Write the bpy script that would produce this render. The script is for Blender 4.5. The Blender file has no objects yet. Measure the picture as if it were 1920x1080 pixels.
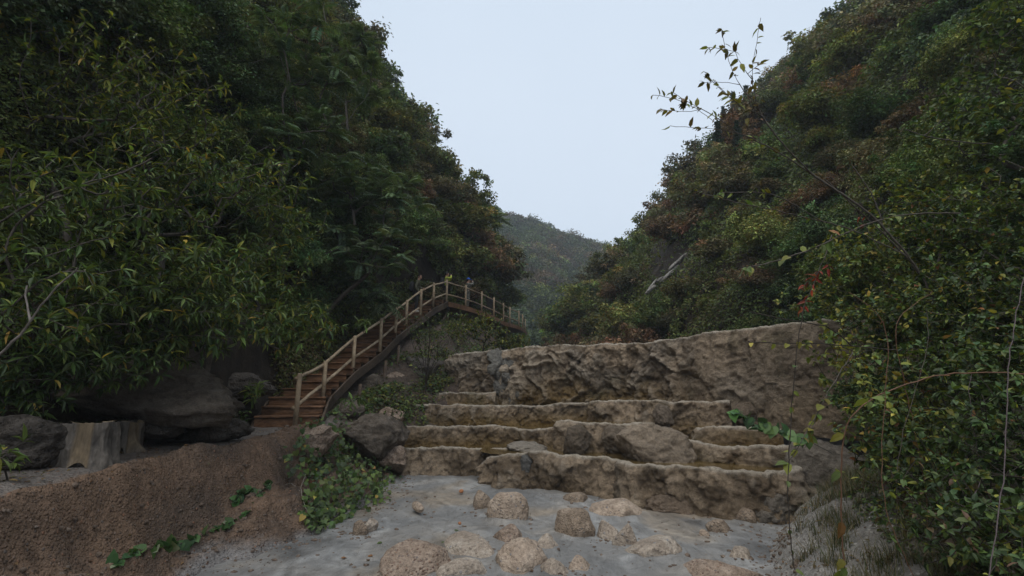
import bpy, math, random
import numpy as np
from mathutils import Vector, Matrix
R = math.radians
S = bpy.context.scene
COL = S.collection
# ------------------------------------------------------------------ camera, sky, sun, exposure
CAM_Z, PITCH, FPX = 2.0, R(12.1), 907.0
cam_d = bpy.data.cameras.new('camera'); cam = bpy.data.objects.new('camera', cam_d); COL.objects.link(cam)
cam.location = (0, 0, CAM_Z); cam.rotation_euler = (R(90) + PITCH, 0, 0)
cam_d.sensor_width = 36; cam_d.lens = FPX / 1920 * 36; cam_d.clip_start = 0.05; cam_d.clip_end = 3000
S.camera = cam
W = bpy.data.worlds.new('World'); S.world = W; W.use_nodes = True
SUN_EL, SUN_AZ = R(62), R(205)          # a veiled sun high behind the camera
nt = W.node_tree; nt.nodes.clear()
out = nt.nodes.new('ShaderNodeOutputWorld'); bg = nt.nodes.new('ShaderNodeBackground')
sky = nt.nodes.new('ShaderNodeTexSky'); sky.sky_type = 'NISHITA'; sky.sun_disc = False
sky.sun_elevation = SUN_EL; sky.sun_rotation = SUN_AZ; sky.air_density = 1.0; sky.dust_density = 6.0; sky.ozone_density = 2.0
mix = nt.nodes.new('ShaderNodeMix'); mix.data_type = 'RGBA'; mix.inputs[0].default_value = 0.92
tc = nt.nodes.new('ShaderNodeTexCoord'); ns = nt.nodes.new('ShaderNodeTexNoise'); ns.inputs['Scale'].default_value = 1.3; ns.inputs['Detail'].default_value = 4
rp = nt.nodes.new('ShaderNodeValToRGB')
rp.color_ramp.elements[0].position = .3; rp.color_ramp.elements[0].color = (6.5, 7.55, 8.8, 1)
rp.color_ramp.elements[1].position = .7; rp.color_ramp.elements[1].color = (7.05, 8.0, 9.2, 1)
nt.links.new(tc.outputs['Generated'], ns.inputs['Vector']); nt.links.new(ns.outputs['Fac'], rp.inputs['Fac'])
nt.links.new(sky.outputs[0], mix.inputs[6]); nt.links.new(rp.outputs[0], mix.inputs[7])
nt.links.new(mix.outputs[2], bg.inputs[0]); bg.inputs[1].default_value = 0.083
nt.links.new(bg.outputs[0], out.inputs[0])
sl = bpy.data.lights.new('sun', 'SUN'); sl.energy = 1.5; sl.angle = R(70); sl.color = (1, .94, .84)
so = bpy.data.objects.new('sun', sl); COL.objects.link(so)
sd = Vector((math.sin(SUN_AZ) * math.cos(SUN_EL), math.cos(SUN_AZ) * math.cos(SUN_EL), math.sin(SUN_EL)))
so.rotation_euler = sd.to_track_quat('Z', 'Y').to_euler()
vs = S.view_settings; vs.view_transform = 'Standard'; vs.look = 'None'; vs.exposure = 0.42; vs.gamma = 1.0; vs.use_curve_mapping = False
S.render.engine = 'CYCLES'
cy = S.cycles; cy.max_bounces = 6; cy.diffuse_bounces = 3; cy.glossy_bounces = 2; cy.transmission_bounces = 3; cy.volume_bounces = 1; cy.transparent_max_bounces = 6

# ------------------------------------------------------------------ helpers
def ray(px, py):
    cx = (px - 960) / FPX; cyy = (540 - py) / FPX
    return Vector((cx, math.cos(PITCH) - cyy * math.sin(PITCH), math.sin(PITCH) + cyy * math.cos(PITCH)))
def at(px, py, Y):
    """world point seen at that place of the photo, Y metres up the valley"""
    r = ray(px, py); return Vector((0, 0, CAM_Z)) + r * (Y / r.y)
def atz(px, py, z):
    r = ray(px, py); return Vector((0, 0, CAM_Z)) + r * ((z - CAM_Z) / r.z)
def proj(P):
    P = np.asarray(P, float); d = P - np.array([0, 0, CAM_Z])
    f = d[..., 1] * math.cos(PITCH) + d[..., 2] * math.sin(PITCH)
    u = -d[..., 1] * math.sin(PITCH) + d[..., 2] * math.cos(PITCH)
    f = np.where(f > .05, f, .05)
    return 960 + d[..., 0] / f * FPX, 540 - u / f * FPX
def _hash(x, y, z, s):
    n = (x.astype(np.uint32) * np.uint32(374761393) + y.astype(np.uint32) * np.uint32(668265263) + z.astype(np.uint32) * np.uint32(2147483647) + np.uint32((s * 1274126177) & 0xffffffff))
    n = (n ^ (n >> np.uint32(13))) * np.uint32(1274126177); n = n ^ (n >> np.uint32(16))
    n = n * np.uint32(2246822519); n = n ^ (n >> np.uint32(15))
    return n.astype(np.float64) / 4294967295.0
def vnoise(P, s=0):
    P = np.asarray(P, float); I = np.floor(P).astype(np.int64); F = P - I; F = F * F * (3 - 2 * F); r = 0
    for dx in (0, 1):
        for dy in (0, 1):
            for dz in (0, 1):
                w = (F[:, 0] if dx else 1 - F[:, 0]) * (F[:, 1] if dy else 1 - F[:, 1]) * (F[:, 2] if dz else 1 - F[:, 2])
                r = r + w * _hash(I[:, 0] + dx, I[:, 1] + dy, I[:, 2] + dz, s)
    return r * 2 - 1
def fbm(P, sc=1, octv=4, s=0, gain=.5):
    P = np.asarray(P, float) * sc; r = 0; a = 1; t = 0
    for k in range(octv):
        r = r + a * vnoise(P * (2.03 ** k) + 17.3 * k, s + k); t += a; a *= gain
    return r / t
def ridged(P, sc=1, octv=4, s=0):
    P = np.asarray(P, float) * sc; r = 0; a = 1; t = 0
    for k in range(octv):
        r = r + a * (1 - 2 * np.abs(vnoise(P * (2.03 ** k) + 11.1 * k, s + k))); t += a; a *= .5
    return r / t
def cells(P, sc=1, s=0):
    """F1, F2 and a random value of the nearest cell"""
    P = np.asarray(P, float) * sc; I = np.floor(P).astype(np.int64); f1 = np.full(len(P), 9.); f2 = f1.copy(); cid = np.zeros(len(P))
    for dx in (-1, 0, 1):
        for dy in (-1, 0, 1):
            for dz in (-1, 0, 1):
                J = I + np.array([dx, dy, dz])
                q = np.stack([_hash(J[:, 0], J[:, 1], J[:, 2], s + k) for k in (1, 2, 3)], 1) + J
                d = np.linalg.norm(q - P, axis=1); rid = _hash(J[:, 0], J[:, 1], J[:, 2], s + 7)
                m = d < f1; f2 = np.where(m, f1, np.minimum(f2, d)); cid = np.where(m, rid, cid); f1 = np.where(m, d, f1)
    return f1, f2, cid
def sstep(a, b, x):
    t = np.clip((x - a) / (b - a), 0, 1); return t * t * (3 - 2 * t)
def nrm(a):
    return a / np.maximum(np.linalg.norm(a, axis=-1, keepdims=True), 1e-9)
def tag(o, label=None, cat=None, group=None, kind=None):
    if label: o['label'] = label
    if cat: o['category'] = cat
    if group: o['group'] = group
    if kind: o['kind'] = kind
    return o
def empty(name, loc, label, cat, group=None):
    o = bpy.data.objects.new(name, None); COL.objects.link(o); o.location = loc; o.empty_display_size = .2
    return tag(o, label, cat, group)
def mk(name, V, polys, mat, parent=None, col=None, smooth=True, link=True):
    me = bpy.data.meshes.new(name); V = np.asarray(V, np.float32)
    polys = [np.asarray(p, np.int32) for p in polys if len(p)]
    if parent is not None:
        V = V - np.array(parent.matrix_basis.translation, np.float32)
    me.vertices.add(len(V)); me.vertices.foreach_set('co', V.ravel())
    loops = np.concatenate([p.ravel() for p in polys]); tot = np.concatenate([np.full(len(p), p.shape[1], np.int32) for p in polys])
    start = np.concatenate([[0], np.cumsum(tot)[:-1]]).astype(np.int32)
    me.loops.add(len(loops)); me.loops.foreach_set('vertex_index', loops.astype(np.int32))
    me.polygons.add(len(tot)); me.polygons.foreach_set('loop_start', start)
    me.polygons.foreach_set('use_smooth', np.full(len(tot), smooth))
    me.update(calc_edges=True)
    if col is not None:
        c = np.ones((len(V), 4), np.float32); col = np.asarray(col, np.float32)
        c[:, :col.shape[1]] = col
        a = me.color_attributes.new('col', 'FLOAT_COLOR', 'POINT'); a.data.foreach_set('color', c.ravel())
    me.materials.append(mat)
    o = bpy.data.objects.new(name, me)
    if link: COL.objects.link(o)
    if parent is not None: o.parent = parent
    return o
def grid_faces(nu, nv, wrap_u=False):
    i = np.arange(nu if wrap_u else nu - 1)[:, None]; j = np.arange(nv - 1)[None, :]
    a = i * nv + j; b = ((i + 1) % nu) * nv + j
    return np.stack([a, b, b + 1, a + 1], -1).reshape(-1, 4)
class MB:
    """collects closed shapes for one part"""
    def __init__(s): s.v = []; s.f = {}; s.n = 0; s.c = []
    def add(s, V, faces, c=None):
        V = np.asarray(V, float); s.v.append(V)
        for f in faces:
            f = np.asarray(f)
            if len(f): s.f.setdefault(f.shape[1], []).append(f + s.n)
        s.c.append(np.tile(c, (len(V), 1)) if c is not None and np.ndim(c) == 1 else (c if c is not None else np.ones((len(V), 3))))
        s.n += len(V)
    def box(s, c, hx, hy, hz, bev=.0, jit=0, rng=None):
        """c centre; hx, hy, hz half-axis vectors"""
        c, hx, hy, hz = [np.asarray(a, float) for a in (c, hx, hy, hz)]
        q = np.array([[sx, sy, sz] for sx in (-1, 1) for sy in (-1, 1) for sz in (-1, 1)], float)
        if bev <= 0:
            V = c + q[:, :1] * hx + q[:, 1:2] * hy + q[:, 2:] * hz
            s.add(V, [np.array([[0, 1, 3, 2], [4, 6, 7, 5], [0, 4, 5, 1], [2, 3, 7, 6], [0, 2, 6, 4], [1, 5, 7, 3]])]); return
        lx, ly, lz = [np.linalg.norm(a) for a in (hx, hy, hz)]; bx, by, bz = [min(.45, bev / l) for l in (lx, ly, lz)]
        V = []
        for t in q:
            V += [(t[0], t[1] * (1 - by), t[2] * (1 - bz)), (t[0] * (1 - bx), t[1], t[2] * (1 - bz)), (t[0] * (1 - bx), t[1] * (1 - by), t[2])]
        V = np.array(V); idx = lambda a, b, d, k: ((a * 2 + b) * 2 + d) * 3 + k
        F4 = []; F3 = []
        for a in (0, 1): F4.append([idx(a, 0, 0, 0), idx(a, 1, 0, 0), idx(a, 1, 1, 0), idx(a, 0, 1, 0)][::(1 if a else -1)])
        for b in (0, 1): F4.append([idx(0, b, 0, 1), idx(0, b, 1, 1), idx(1, b, 1, 1), idx(1, b, 0, 1)][::(1 if b else -1)])
        for d in (0, 1): F4.append([idx(0, 0, d, 2), idx(1, 0, d, 2), idx(1, 1, d, 2), idx(0, 1, d, 2)][::(1 if d else -1)])
        for a in (0, 1):
            for b in (0, 1): F4.append([idx(a, b, 0, 0), idx(a, b, 1, 0), idx(a, b, 1, 1), idx(a, b, 0, 1)])
            for d in (0, 1): F4.append([idx(a, 0, d, 0), idx(a, 1, d, 0), idx(a, 1, d, 2), idx(a, 0, d, 2)])
        for b in (0, 1):
            for d in (0, 1): F4.append([idx(0, b, d, 1), idx(1, b, d, 1), idx(1, b, d, 2), idx(0, b, d, 2)])
        for a in (0, 1):
            for b in (0, 1):
                for d in (0, 1): F3.append([idx(a, b, d, k) for k in range(3)])
        P = c + V[:, :1] * hx + V[:, 1:2] * hy + V[:, 2:] * hz
        s.add(P, [np.array(F4), np.array(F3)])
    def tube(s, pts, rad, k=8, cap=True, wob=0, seed=0):
        pts = np.asarray(pts, float); n = len(pts); rad = np.broadcast_to(np.asarray(rad, float), (n,))
        d = nrm(np.gradient(pts, axis=0)); ref = np.array([0, 0, 1.]) if abs(d[0, 2]) < .9 else np.array([1., 0, 0])
        u = nrm(np.cross(d, ref)); w = np.cross(d, u); a = np.arange(k) / k * 2 * math.pi
        rr = rad[:, None] * np.ones(k)
        if wob: rr = rr * (1 + wob * (np.random.default_rng(seed).random((n, k)) - .5))
        V = pts[:, None] + rr[..., None] * (np.cos(a)[None, :, None] * u[:, None] + np.sin(a)[None, :, None] * w[:, None])
        V = V.reshape(-1, 3); i = np.arange(n - 1)[:, None] * k; j = np.arange(k)[None]
        F = np.stack([i + j, i + (j + 1) % k, i + k + (j + 1) % k, i + k + j], -1).reshape(-1, 4); fs = [F]
        if cap: fs.append(np.array([list(range(k))[::-1], [(n - 1) * k + q for q in range(k)]]))
        s.add(V, fs)
    def ball(s, c, r, nu=12, nv=8, fn=None):
        th = np.linspace(0, math.pi, nv)[1:-1]; ph = np.arange(nu) / nu * 2 * math.pi
        V = np.array([[math.sin(t) * math.cos(p), math.sin(t) * math.sin(p), math.cos(t)] for p in ph for t in th])
        m = nv - 2; F = grid_faces(nu, m, True); V = np.concatenate([V, [[0, 0, 1], [0, 0, -1]]])
        F3 = [[nu * m, i * m, ((i + 1) % nu) * m] for i in range(nu)] + [[nu * m + 1, ((i + 1) % nu) * m + m - 1, i * m + m - 1] for i in range(nu)]
        V = V * np.asarray(r)
        if fn is not None: V = fn(V)
        s.add(V + np.asarray(c), [F[:, ::-1], np.array(F3)])
    def build(s, name, mat, parent=None, smooth=True, col=False):
        return mk(name, np.concatenate(s.v), [np.concatenate(f) for f in s.f.values()], mat, parent, np.concatenate(s.c) if col else None, smooth)

# ------------------------------------------------------------------ materials
def new_mat(name):
    m = bpy.data.materials.new(name); m.use_nodes = True; t = m.node_tree; t.nodes.clear()
    o = t.nodes.new('ShaderNodeOutputMaterial'); b = t.nodes.new('ShaderNodeBsdfPrincipled'); t.links.new(b.outputs[0], o.inputs[0])
    return m, t, b, o
def N(t, kind, **kw):
    n = t.nodes.new(kind)
    for k, v in kw.items():
        if k in n.inputs.keys(): n.inputs[k].default_value = v
        else: setattr(n, k, v)
    return n
def mixc(t, fac, a, b, blend='MIX'):
    m = t.nodes.new('ShaderNodeMix'); m.data_type = 'RGBA'; m.blend_type = blend
    for sock, v in ((m.inputs[0], fac), (m.inputs[6], a), (m.inputs[7], b)):
        if isinstance(v, (int, float)): sock.default_value = v
        elif isinstance(v, tuple): sock.default_value = v if len(v) == 4 else (*v, 1)
        else: t.links.new(v, sock)
    return m.outputs[2]
def ramp(t, src, stops):
    r = t.nodes.new('ShaderNodeValToRGB'); el = r.color_ramp.elements
    while len(el) < len(stops): el.new(.5)
    for e, (p, c) in zip(el, stops):
        e.position = p; e.color = (c, c, c, 1) if isinstance(c, (int, float)) else (*c, 1)
    t.links.new(src, r.inputs[0]); return r.outputs[0]
def bump(t, b, hs, dist=.02, strength=1.0):
    """hs: list of (socket, weight)"""
    acc = None
    for h, w in hs:
        m = N(t, 'ShaderNodeMath', operation='MULTIPLY'); t.links.new(h, m.inputs[0]); m.inputs[1].default_value = w
        if acc is None: acc = m.outputs[0]
        else:
            a = N(t, 'ShaderNodeMath', operation='ADD'); t.links.new(acc, a.inputs[0]); t.links.new(m.outputs[0], a.inputs[1]); acc = a.outputs[0]
    bp = N(t, 'ShaderNodeBump'); bp.inputs['Strength'].default_value = strength; bp.inputs['Distance'].default_value = dist
    t.links.new(acc, bp.inputs['Height']); t.links.new(bp.outputs[0], b.inputs['Normal'])
def obj_co(t): return N(t, 'ShaderNodeTexCoord').outputs['Object']
def noise(t, co, sc, det=6, rough=.6, dist=0.):
    n = N(t, 'ShaderNodeTexNoise', Scale=sc, Detail=det, Roughness=rough, Distortion=dist); t.links.new(co, n.inputs['Vector']); return n
def rock_mat(name, cols, sc=1.0, pebble=0.0, rough=.85, vcol=False, bd=.03, pebsc=28, pebcols=None, spec=.25, rg_w=.25):
    m, t, b, o = new_mat(name); co = obj_co(t)
    n1 = noise(t, co, 1.6 * sc, 8, .62, .4); n2 = noise(t, co, 9 * sc, 8, .7); n3 = noise(t, co, 45 * sc, 4, .7)
    c = ramp(t, n1.outputs[0], [(.32, cols[0]), (.5, cols[1]), (.68, cols[2])])
    if vcol:
        at_ = N(t, 'ShaderNodeAttribute', attribute_name='col'); c = mixc(t, .82, c, at_.outputs[0])
    c = mixc(t, 1., c, ramp(t, n2.outputs[0], [(.3, .55), (.5, 1.0), (.7, 1.35)]), 'MULTIPLY')
    c = mixc(t, 1., c, ramp(t, n3.outputs[0], [(.3, .72), (.7, 1.25)]), 'MULTIPLY')
    n4 = N(t, 'ShaderNodeTexNoise', noise_type='RIDGED_MULTIFRACTAL', Scale=5.5 * sc, Detail=7, Roughness=.62, Distortion=.35); t.links.new(co, n4.inputs['Vector'])
    hs = [(n1.outputs[0], 1.0), (n2.outputs[0], .9), (n3.outputs[0], .3), (n4.outputs[0], rg_w)]
    if pebble:
        vo = N(t, 'ShaderNodeTexVoronoi', Scale=pebsc, Randomness=1.0); t.links.new(co, vo.inputs['Vector'])
        vo2 = N(t, 'ShaderNodeTexVoronoi', Scale=pebsc * 2.3, Randomness=1.0); t.links.new(co, vo2.inputs['Vector'])
        pm = ramp(t, vo.outputs['Distance'], [(.25, 1.), (.5, 0.)])
        sep = N(t, 'ShaderNodeSeparateColor'); t.links.new(vo.outputs['Color'], sep.inputs[0])
        pc = ramp(t, sep.outputs[0], list(zip(np.linspace(.1, .9, len(pebcols)), pebcols)))
        sel = ramp(t, sep.outputs[1], [(1 - pebble - .05, 0.), (1 - pebble + .05, 1.)])
        mm = N(t, 'ShaderNodeMath', operation='MULTIPLY'); t.links.new(pm, mm.inputs[0]); t.links.new(sel, mm.inputs[1])
        c = mixc(t, mm.outputs[0], c, pc)
        inv = N(t, 'ShaderNodeMath', operation='SUBTRACT'); inv.inputs[0].default_value = 1.; t.links.new(vo2.outputs['Distance'], inv.inputs[1])
        hs += [(pm, .35), (inv.outputs[0], .2)]
    t.links.new(c, b.inputs['Base Color']); b.inputs['Roughness'].default_value = rough; b.inputs['Specular IOR Level'].default_value = spec
    bump(t, b, hs, bd, .9)
    return m
def leaf_mat(name, use_obj=False, trans=.3, rough=.5, mul=1.0, spec=.22):
    m, t, b, o = new_mat(name)
    a = N(t, 'ShaderNodeAttribute', attribute_name='col'); c = a.outputs[0]
    if use_obj:
        oi = N(t, 'ShaderNodeObjectInfo'); c = mixc(t, 1., c, oi.outputs['Color'], 'MULTIPLY')
    if mul != 1: c = mixc(t, 1., c, (mul, mul, mul), 'MULTIPLY')
    t.links.new(c, b.inputs['Base Color']); b.inputs['Roughness'].default_value = rough; b.inputs['Specular IOR Level'].default_value = spec
    tr = N(t, 'ShaderNodeBsdfTranslucent'); t.links.new(mixc(t, 1., c, (1.25, 1.2, .45), 'MULTIPLY'), tr.inputs[0])
    mx = N(t, 'ShaderNodeMixShader'); mx.inputs[0].default_value = trans
    t.links.new(b.outputs[0], mx.inputs[1]); t.links.new(tr.outputs[0], mx.inputs[2]); t.links.new(mx.outputs[0], o.inputs[0])
    return m
def plain_mat(name, c, rough=.7, var=.25, sc=30, spec=.3, c2=None, bd=.002):
    m, t, b, o = new_mat(name); co = obj_co(t); n = noise(t, co, sc, 4)
    k = ramp(t, n.outputs[0], [(.3, c), (.7, c2 or tuple(min(1, x * (1 + var)) for x in c))])
    t.links.new(k, b.inputs['Base Color']); b.inputs['Roughness'].default_value = rough; b.inputs['Specular IOR Level'].default_value = spec
    bump(t, b, [(n.outputs[0], 1.)], bd)
    return m
def wood_mat(name, c1, c2, c3, grain=(1.5, 30, 30), rough=.75):
    m, t, b, o = new_mat(name); co = obj_co(t)
    mp = N(t, 'ShaderNodeMapping'); mp.inputs['Scale'].default_value = grain; t.links.new(co, mp.inputs[0])
    n = noise(t, mp.outputs[0], 1., 6, .65, .6); n2 = noise(t, co, 1.3, 5, .6); n3 = noise(t, co, 60, 3, .6)
    c = ramp(t, n.outputs[0], [(.3, c1), (.52, c2), (.72, c3)])
    c = mixc(t, 1., c, ramp(t, n2.outputs[0], [(.3, .5), (.5, 1.), (.7, 1.35)]), 'MULTIPLY')
    t.links.new(c, b.inputs['Base Color']); b.inputs['Roughness'].default_value = rough; b.inputs['Specular IOR Level'].default_value = .3
    bump(t, b, [(n.outputs[0], 1.), (n3.outputs[0], .3)], .008)
    return m
# ------------------------------------------------------------------ terrain
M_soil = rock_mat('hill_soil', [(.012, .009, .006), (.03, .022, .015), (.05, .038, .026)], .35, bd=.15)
M_bank = rock_mat('red_conglomerate', [(.10, .062, .044), (.175, .11, .08), (.22, .15, .11)], .8, pebble=.22, vcol=True, bd=.06, pebsc=27, rg_w=.6,
                  pebcols=[(.10, .06, .045), (.21, .13, .09), (.27, .19, .14), (.15, .13, .12), (.30, .16, .10)])
M_mud = None
def make_mud():
    m, t, b, o = new_mat('grey_mud'); co = obj_co(t)
    n1 = noise(t, co, .55, 6, .6, 1.2); n2 = noise(t, co, 3.5, 8, .6, 1.5); n3 = noise(t, co, 60, 3, .7)
    mp = N(t, 'ShaderNodeMapping'); mp.inputs['Scale'].default_value = (2.2, .5, 1); mp.inputs['Rotation'].default_value = (0, 0, R(-35)); t.links.new(co, mp.inputs[0])
    n4 = noise(t, mp.outputs[0], 2.2, 6, .6, 1.)
    c = ramp(t, n1.outputs[0], [(.3, (.155, .154, .152)), (.5, (.207, .203, .196)), (.7, (.258, .24, .217))])
    c = mixc(t, 1., c, ramp(t, n2.outputs[0], [(.3, .68), (.7, 1.2)]), 'MULTIPLY')
    c = mixc(t, 1., c, ramp(t, n3.outputs[0], [(.28, .6), (.42, 1.), (.7, 1.06)]), 'MULTIPLY')
    a = N(t, 'ShaderNodeAttribute', attribute_name='col'); c = mixc(t, 1., c, a.outputs[0], 'MULTIPLY')
    t.links.new(c, b.inputs['Base Color']); b.inputs['Specular IOR Level'].default_value = .35
    t.links.new(ramp(t, n2.outputs[0], [(.3, .38), (.65, .72)]), b.inputs['Roughness'])
    bump(t, b, [(n1.outputs[0], 1.), (n2.outputs[0], .5), (n4.outputs[0], .8), (n3.outputs[0], .1)], .08)
    return m
M_mud = make_mud()
def heightfield(name, x0, x1, y0, y1, step, zf, mat, colf=None, kind='structure'):
    nx = int((x1 - x0) / step) + 1; ny = int((y1 - y0) / step) + 1
    X, Y = np.meshgrid(np.linspace(x0, x1, nx), np.linspace(y0, y1, ny), indexing='ij'); X = X.ravel(); Y = Y.ravel()
    Z = zf(X, Y); V = np.stack([X, Y, Z], 1)
    if isinstance(V, np.ndarray) and hasattr(zf, 'post'): V = zf.post(V)
    o = mk(name, V, [grid_faces(nx, ny)], mat, None, colf(V) if colf else None)
    return tag(o, kind=kind)
# the widest ground sheet, under everything
def ground_z(x, y): return np.where(y > 17, np.minimum((y - 17) * .075 + 1.2, 10), -.6) + 0 * x
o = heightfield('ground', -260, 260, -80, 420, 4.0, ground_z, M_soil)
# mud
BC = []          # where the boulders press the mud up
def mud_z(x, y):
    P = np.stack([x, y, 0 * x], 1); col = 0
    for bx, by, ra, rb, cr, sr in BC:
        dx, dy = x - bx, y - by; u = (dx * cr + dy * sr) / ra; v = (-dx * sr + dy * cr) / rb; e = np.sqrt(u * u + v * v); col = np.maximum(col, np.minimum(.09, .22 * ra) * np.exp(-np.maximum(0, e - .85) ** 2 / .05))
    return col * (.6 + .6 * fbm(P, 3., 2, 14)) + .05 * fbm(P, .7, 3, 3) + .03 * fbm(P * [1.6, .6, 1], 2.0, 4, 9) + .05 * sstep(9.6, 12.5, y)
def mud_c(V):
    n = fbm(V, 1.1, 4, 31); w = sstep(.15, .5, n)[:, None]; k = np.array([1., 1., 1.]) * (1 - w) + np.array([1.15, 1.18, 1.22]) * w
    u = np.stack([V[:, 0] * 1.5 + V[:, 1] * .9, V[:, 1] * .45 - V[:, 0] * .35, 0 * V[:, 0]], 1); u = u + .5 * np.stack([fbm(V, .9, 3, 36), fbm(V, .9, 3, 37), 0 * V[:, 0]], 1)
    r = sstep(.35, .8, ridged(u, 1.5, 4, 33))[:, None]; k = k + r * np.array([.32, .34, .36]); d = sstep(.1, .5, fbm(u, 1.2, 4, 34))[:, None]; k = k * (1 - .32 * d); b = sstep(.2, .5, fbm(V, .8, 4, 35))[:, None]; k = k * (1 + b * np.array([.18, .04, -.12]))
    e = sstep(.45, .9, V[:, 0] - 3.1 + .3 * n)[:, None] * sstep(.4, .0, np.abs(V[:, 1] - 8)[:, None] - 1.2); return np.clip(k + e * .5, 0, 2.2)

# left bank with the path on top
def xm(y): return np.interp(y, [0, 4, 5.9, 7.3, 8, 10, 12.6, 13.6, 15, 16.5, 18, 24, 30], [-3.1, -3.25, -3.3, -2.72, -2.4, -2.5, -2.75, -2.7, -2.15, -1.75, -1.5, -.8, 2.0])
def xc(y): return np.interp(y, [0, 2, 4, 6.1, 8, 11, 12, 13, 15, 18, 24, 30], [-3.9, -3.95, -4.0, -4.45, -4.4, -4.25, -4.1, -4.0, -3.6, -3.2, -2.4, .3])
def zt(y): return np.interp(y, [0, 4, 8, 11.5, 13, 15, 17, 20, 24, 30], [1.12, 1.2, 1.2, 1.22, 1.5, 2.0, 2.9, 4.2, 5.4, 5.2])
def zb(y): return np.interp(y, [0, 12.8, 14, 16, 18, 24, 30], [-.25, -.25, .8, 1.7, 2.6, 2.8, 3.0])
def bank_z(x, y):
    P = np.stack([x, y, 0 * x], 1)
    wob = .22 * fbm(P, .8, 3, 5)
    t = (xm(y) - x + wob) / np.maximum(xm(y) - xc(y), .2)
    # face that rises from the mud, steep near the crest
    prof = np.interp(t, [-.4, 0, .2, .45, .62, .78, .92, 1.0, 1.12, 1.3, 5], [-.3, .0, .24, .42, .46, .60, .88, .985, .975, 1.0, 1.10])
    z = zb(y) + (zt(y) - zb(y)) * prof + np.where(y < 12.8, 0, 0)
    face = sstep(-.1, .1, t) * (1 - sstep(.95, 1.2, t)); top = sstep(1.0, 1.3, t)
    z = z + sstep(4.5, 6, y) * (1 - sstep(11, 12, y)) * (.15 * np.exp(-((t - .9 + .05 * np.sin(y * 1.7)) / .1) ** 2) - .24 * np.exp(-((t - .70 + .07 * np.sin(y * 1.3 + 1)) / .09) ** 2) - .15 * np.exp(-((t - .42 + .1 * np.sin(y * .9)) / .06) ** 2))
    f1, f2, cid = cells(np.stack([x * 1.0, y * .8, z * 1.2], 1), 1.7, 4)
    z = z + face * (.14 * fbm(P, 1.4, 4, 6) + .12 * (f2 - f1 - .3) + .05 * ridged(P, 3., 3, 8) + .13 * ridged(np.stack([x * .9 + y * .35, y * .35 - x * .2, 0 * x], 1), 1.7, 3, 15) + .05 * fbm(P, 5, 3, 16) + .13 * (cid - .5) + .16 * fbm(P, .9, 2, 17)) * (1 - .65 * sstep(.7, 1., t)) + top * .03 * fbm(P, 2.5, 4, 7)
    return z + (.018 + .014 * face) * fbm(P, 9, 3, 10)
def bank_c(V):
    x, y, z = V.T; t = (xm(y) - x + .22 * fbm(np.stack([x, y, 0 * x], 1), .8, 3, 5)) / np.maximum(xm(y) - xc(y), .2)
    n = fbm(V, 1.5, 4, 12); red = np.array([.215, .14, .092]); dark = np.array([.095, .07, .052]); grv = np.array([.19, .175, .16]); mud = np.array([.24, .235, .23]); rk = np.array([.075, .06, .048])
    c = red + (dark - red) * sstep(-.1, .5, n)[:, None]
    g = (sstep(.98, 1.12, t + .12 * n) * (y < 13))[:, None]; c = c * (1 - g) + grv * g
    far = sstep(12, 14, y)[:, None]; c = c * (1 - far) + rk * far
    pt = (sstep(.05, .4, fbm(V, .9, 3, 18)) * .6)[:, None]; c = c * (1 - pt) + np.array([.11, .085, .066]) * pt; lo = (sstep(.16, .02, z + .15 * n) * (y < 13))[:, None]; c = c * (1 - lo) + mud * lo
    return c
heightfield('left_bank', -8.6, .2, .6, 27, .045, bank_z, M_bank, bank_c)
# right bank of pale crumbly soil
M_rb = rock_mat('pale_soil', [(.15, .135, .115), (.24, .22, .195), (.33, .31, .28)], 1.2, pebble=.3, bd=.04, pebsc=20, pebcols=[(.16, .14, .12), (.3, .28, .25), (.38, .36, .33)], vcol=True)
def xr(y): return np.interp(y, [0, 3, 5, 6.5, 7.5, 8.6, 10, 14], [1.9, 2.1, 2.55, 3.2, 3.85, 4.5, 5.6, 8.0])
def rbank_z(x, y):
    P = np.stack([x, y, 0 * x], 1); t = x - xr(y) + .3 * fbm(P, 1., 3, 21)
    z = np.interp(t, [-1, 0, .3, .8, 1.6, 3, 6, 12], [-.3, .0, .22, .45, .8, 1.5, 3.2, 6.5])
    return z + sstep(0, .3, t) * (.10 * fbm(P, 2.2, 4, 22) + .05 * ridged(P, 5, 2, 23)) + .015 * fbm(P, 11, 2, 24)
def rbank_c(V):
    x, y, z = V.T; n = fbm(V, 1.3, 4, 25); pale = np.array([.25, .235, .215]); dk = np.array([.075, .062, .045])
    w = (sstep(.5, 1.3, x - xr(y) + .5 * n))[:, None]; return pale * (1 - w) + dk * w
heightfield('right_bank', 1.6, 11, .3, 13.5, .06, rbank_z, M_rb, rbank_c)

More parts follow.
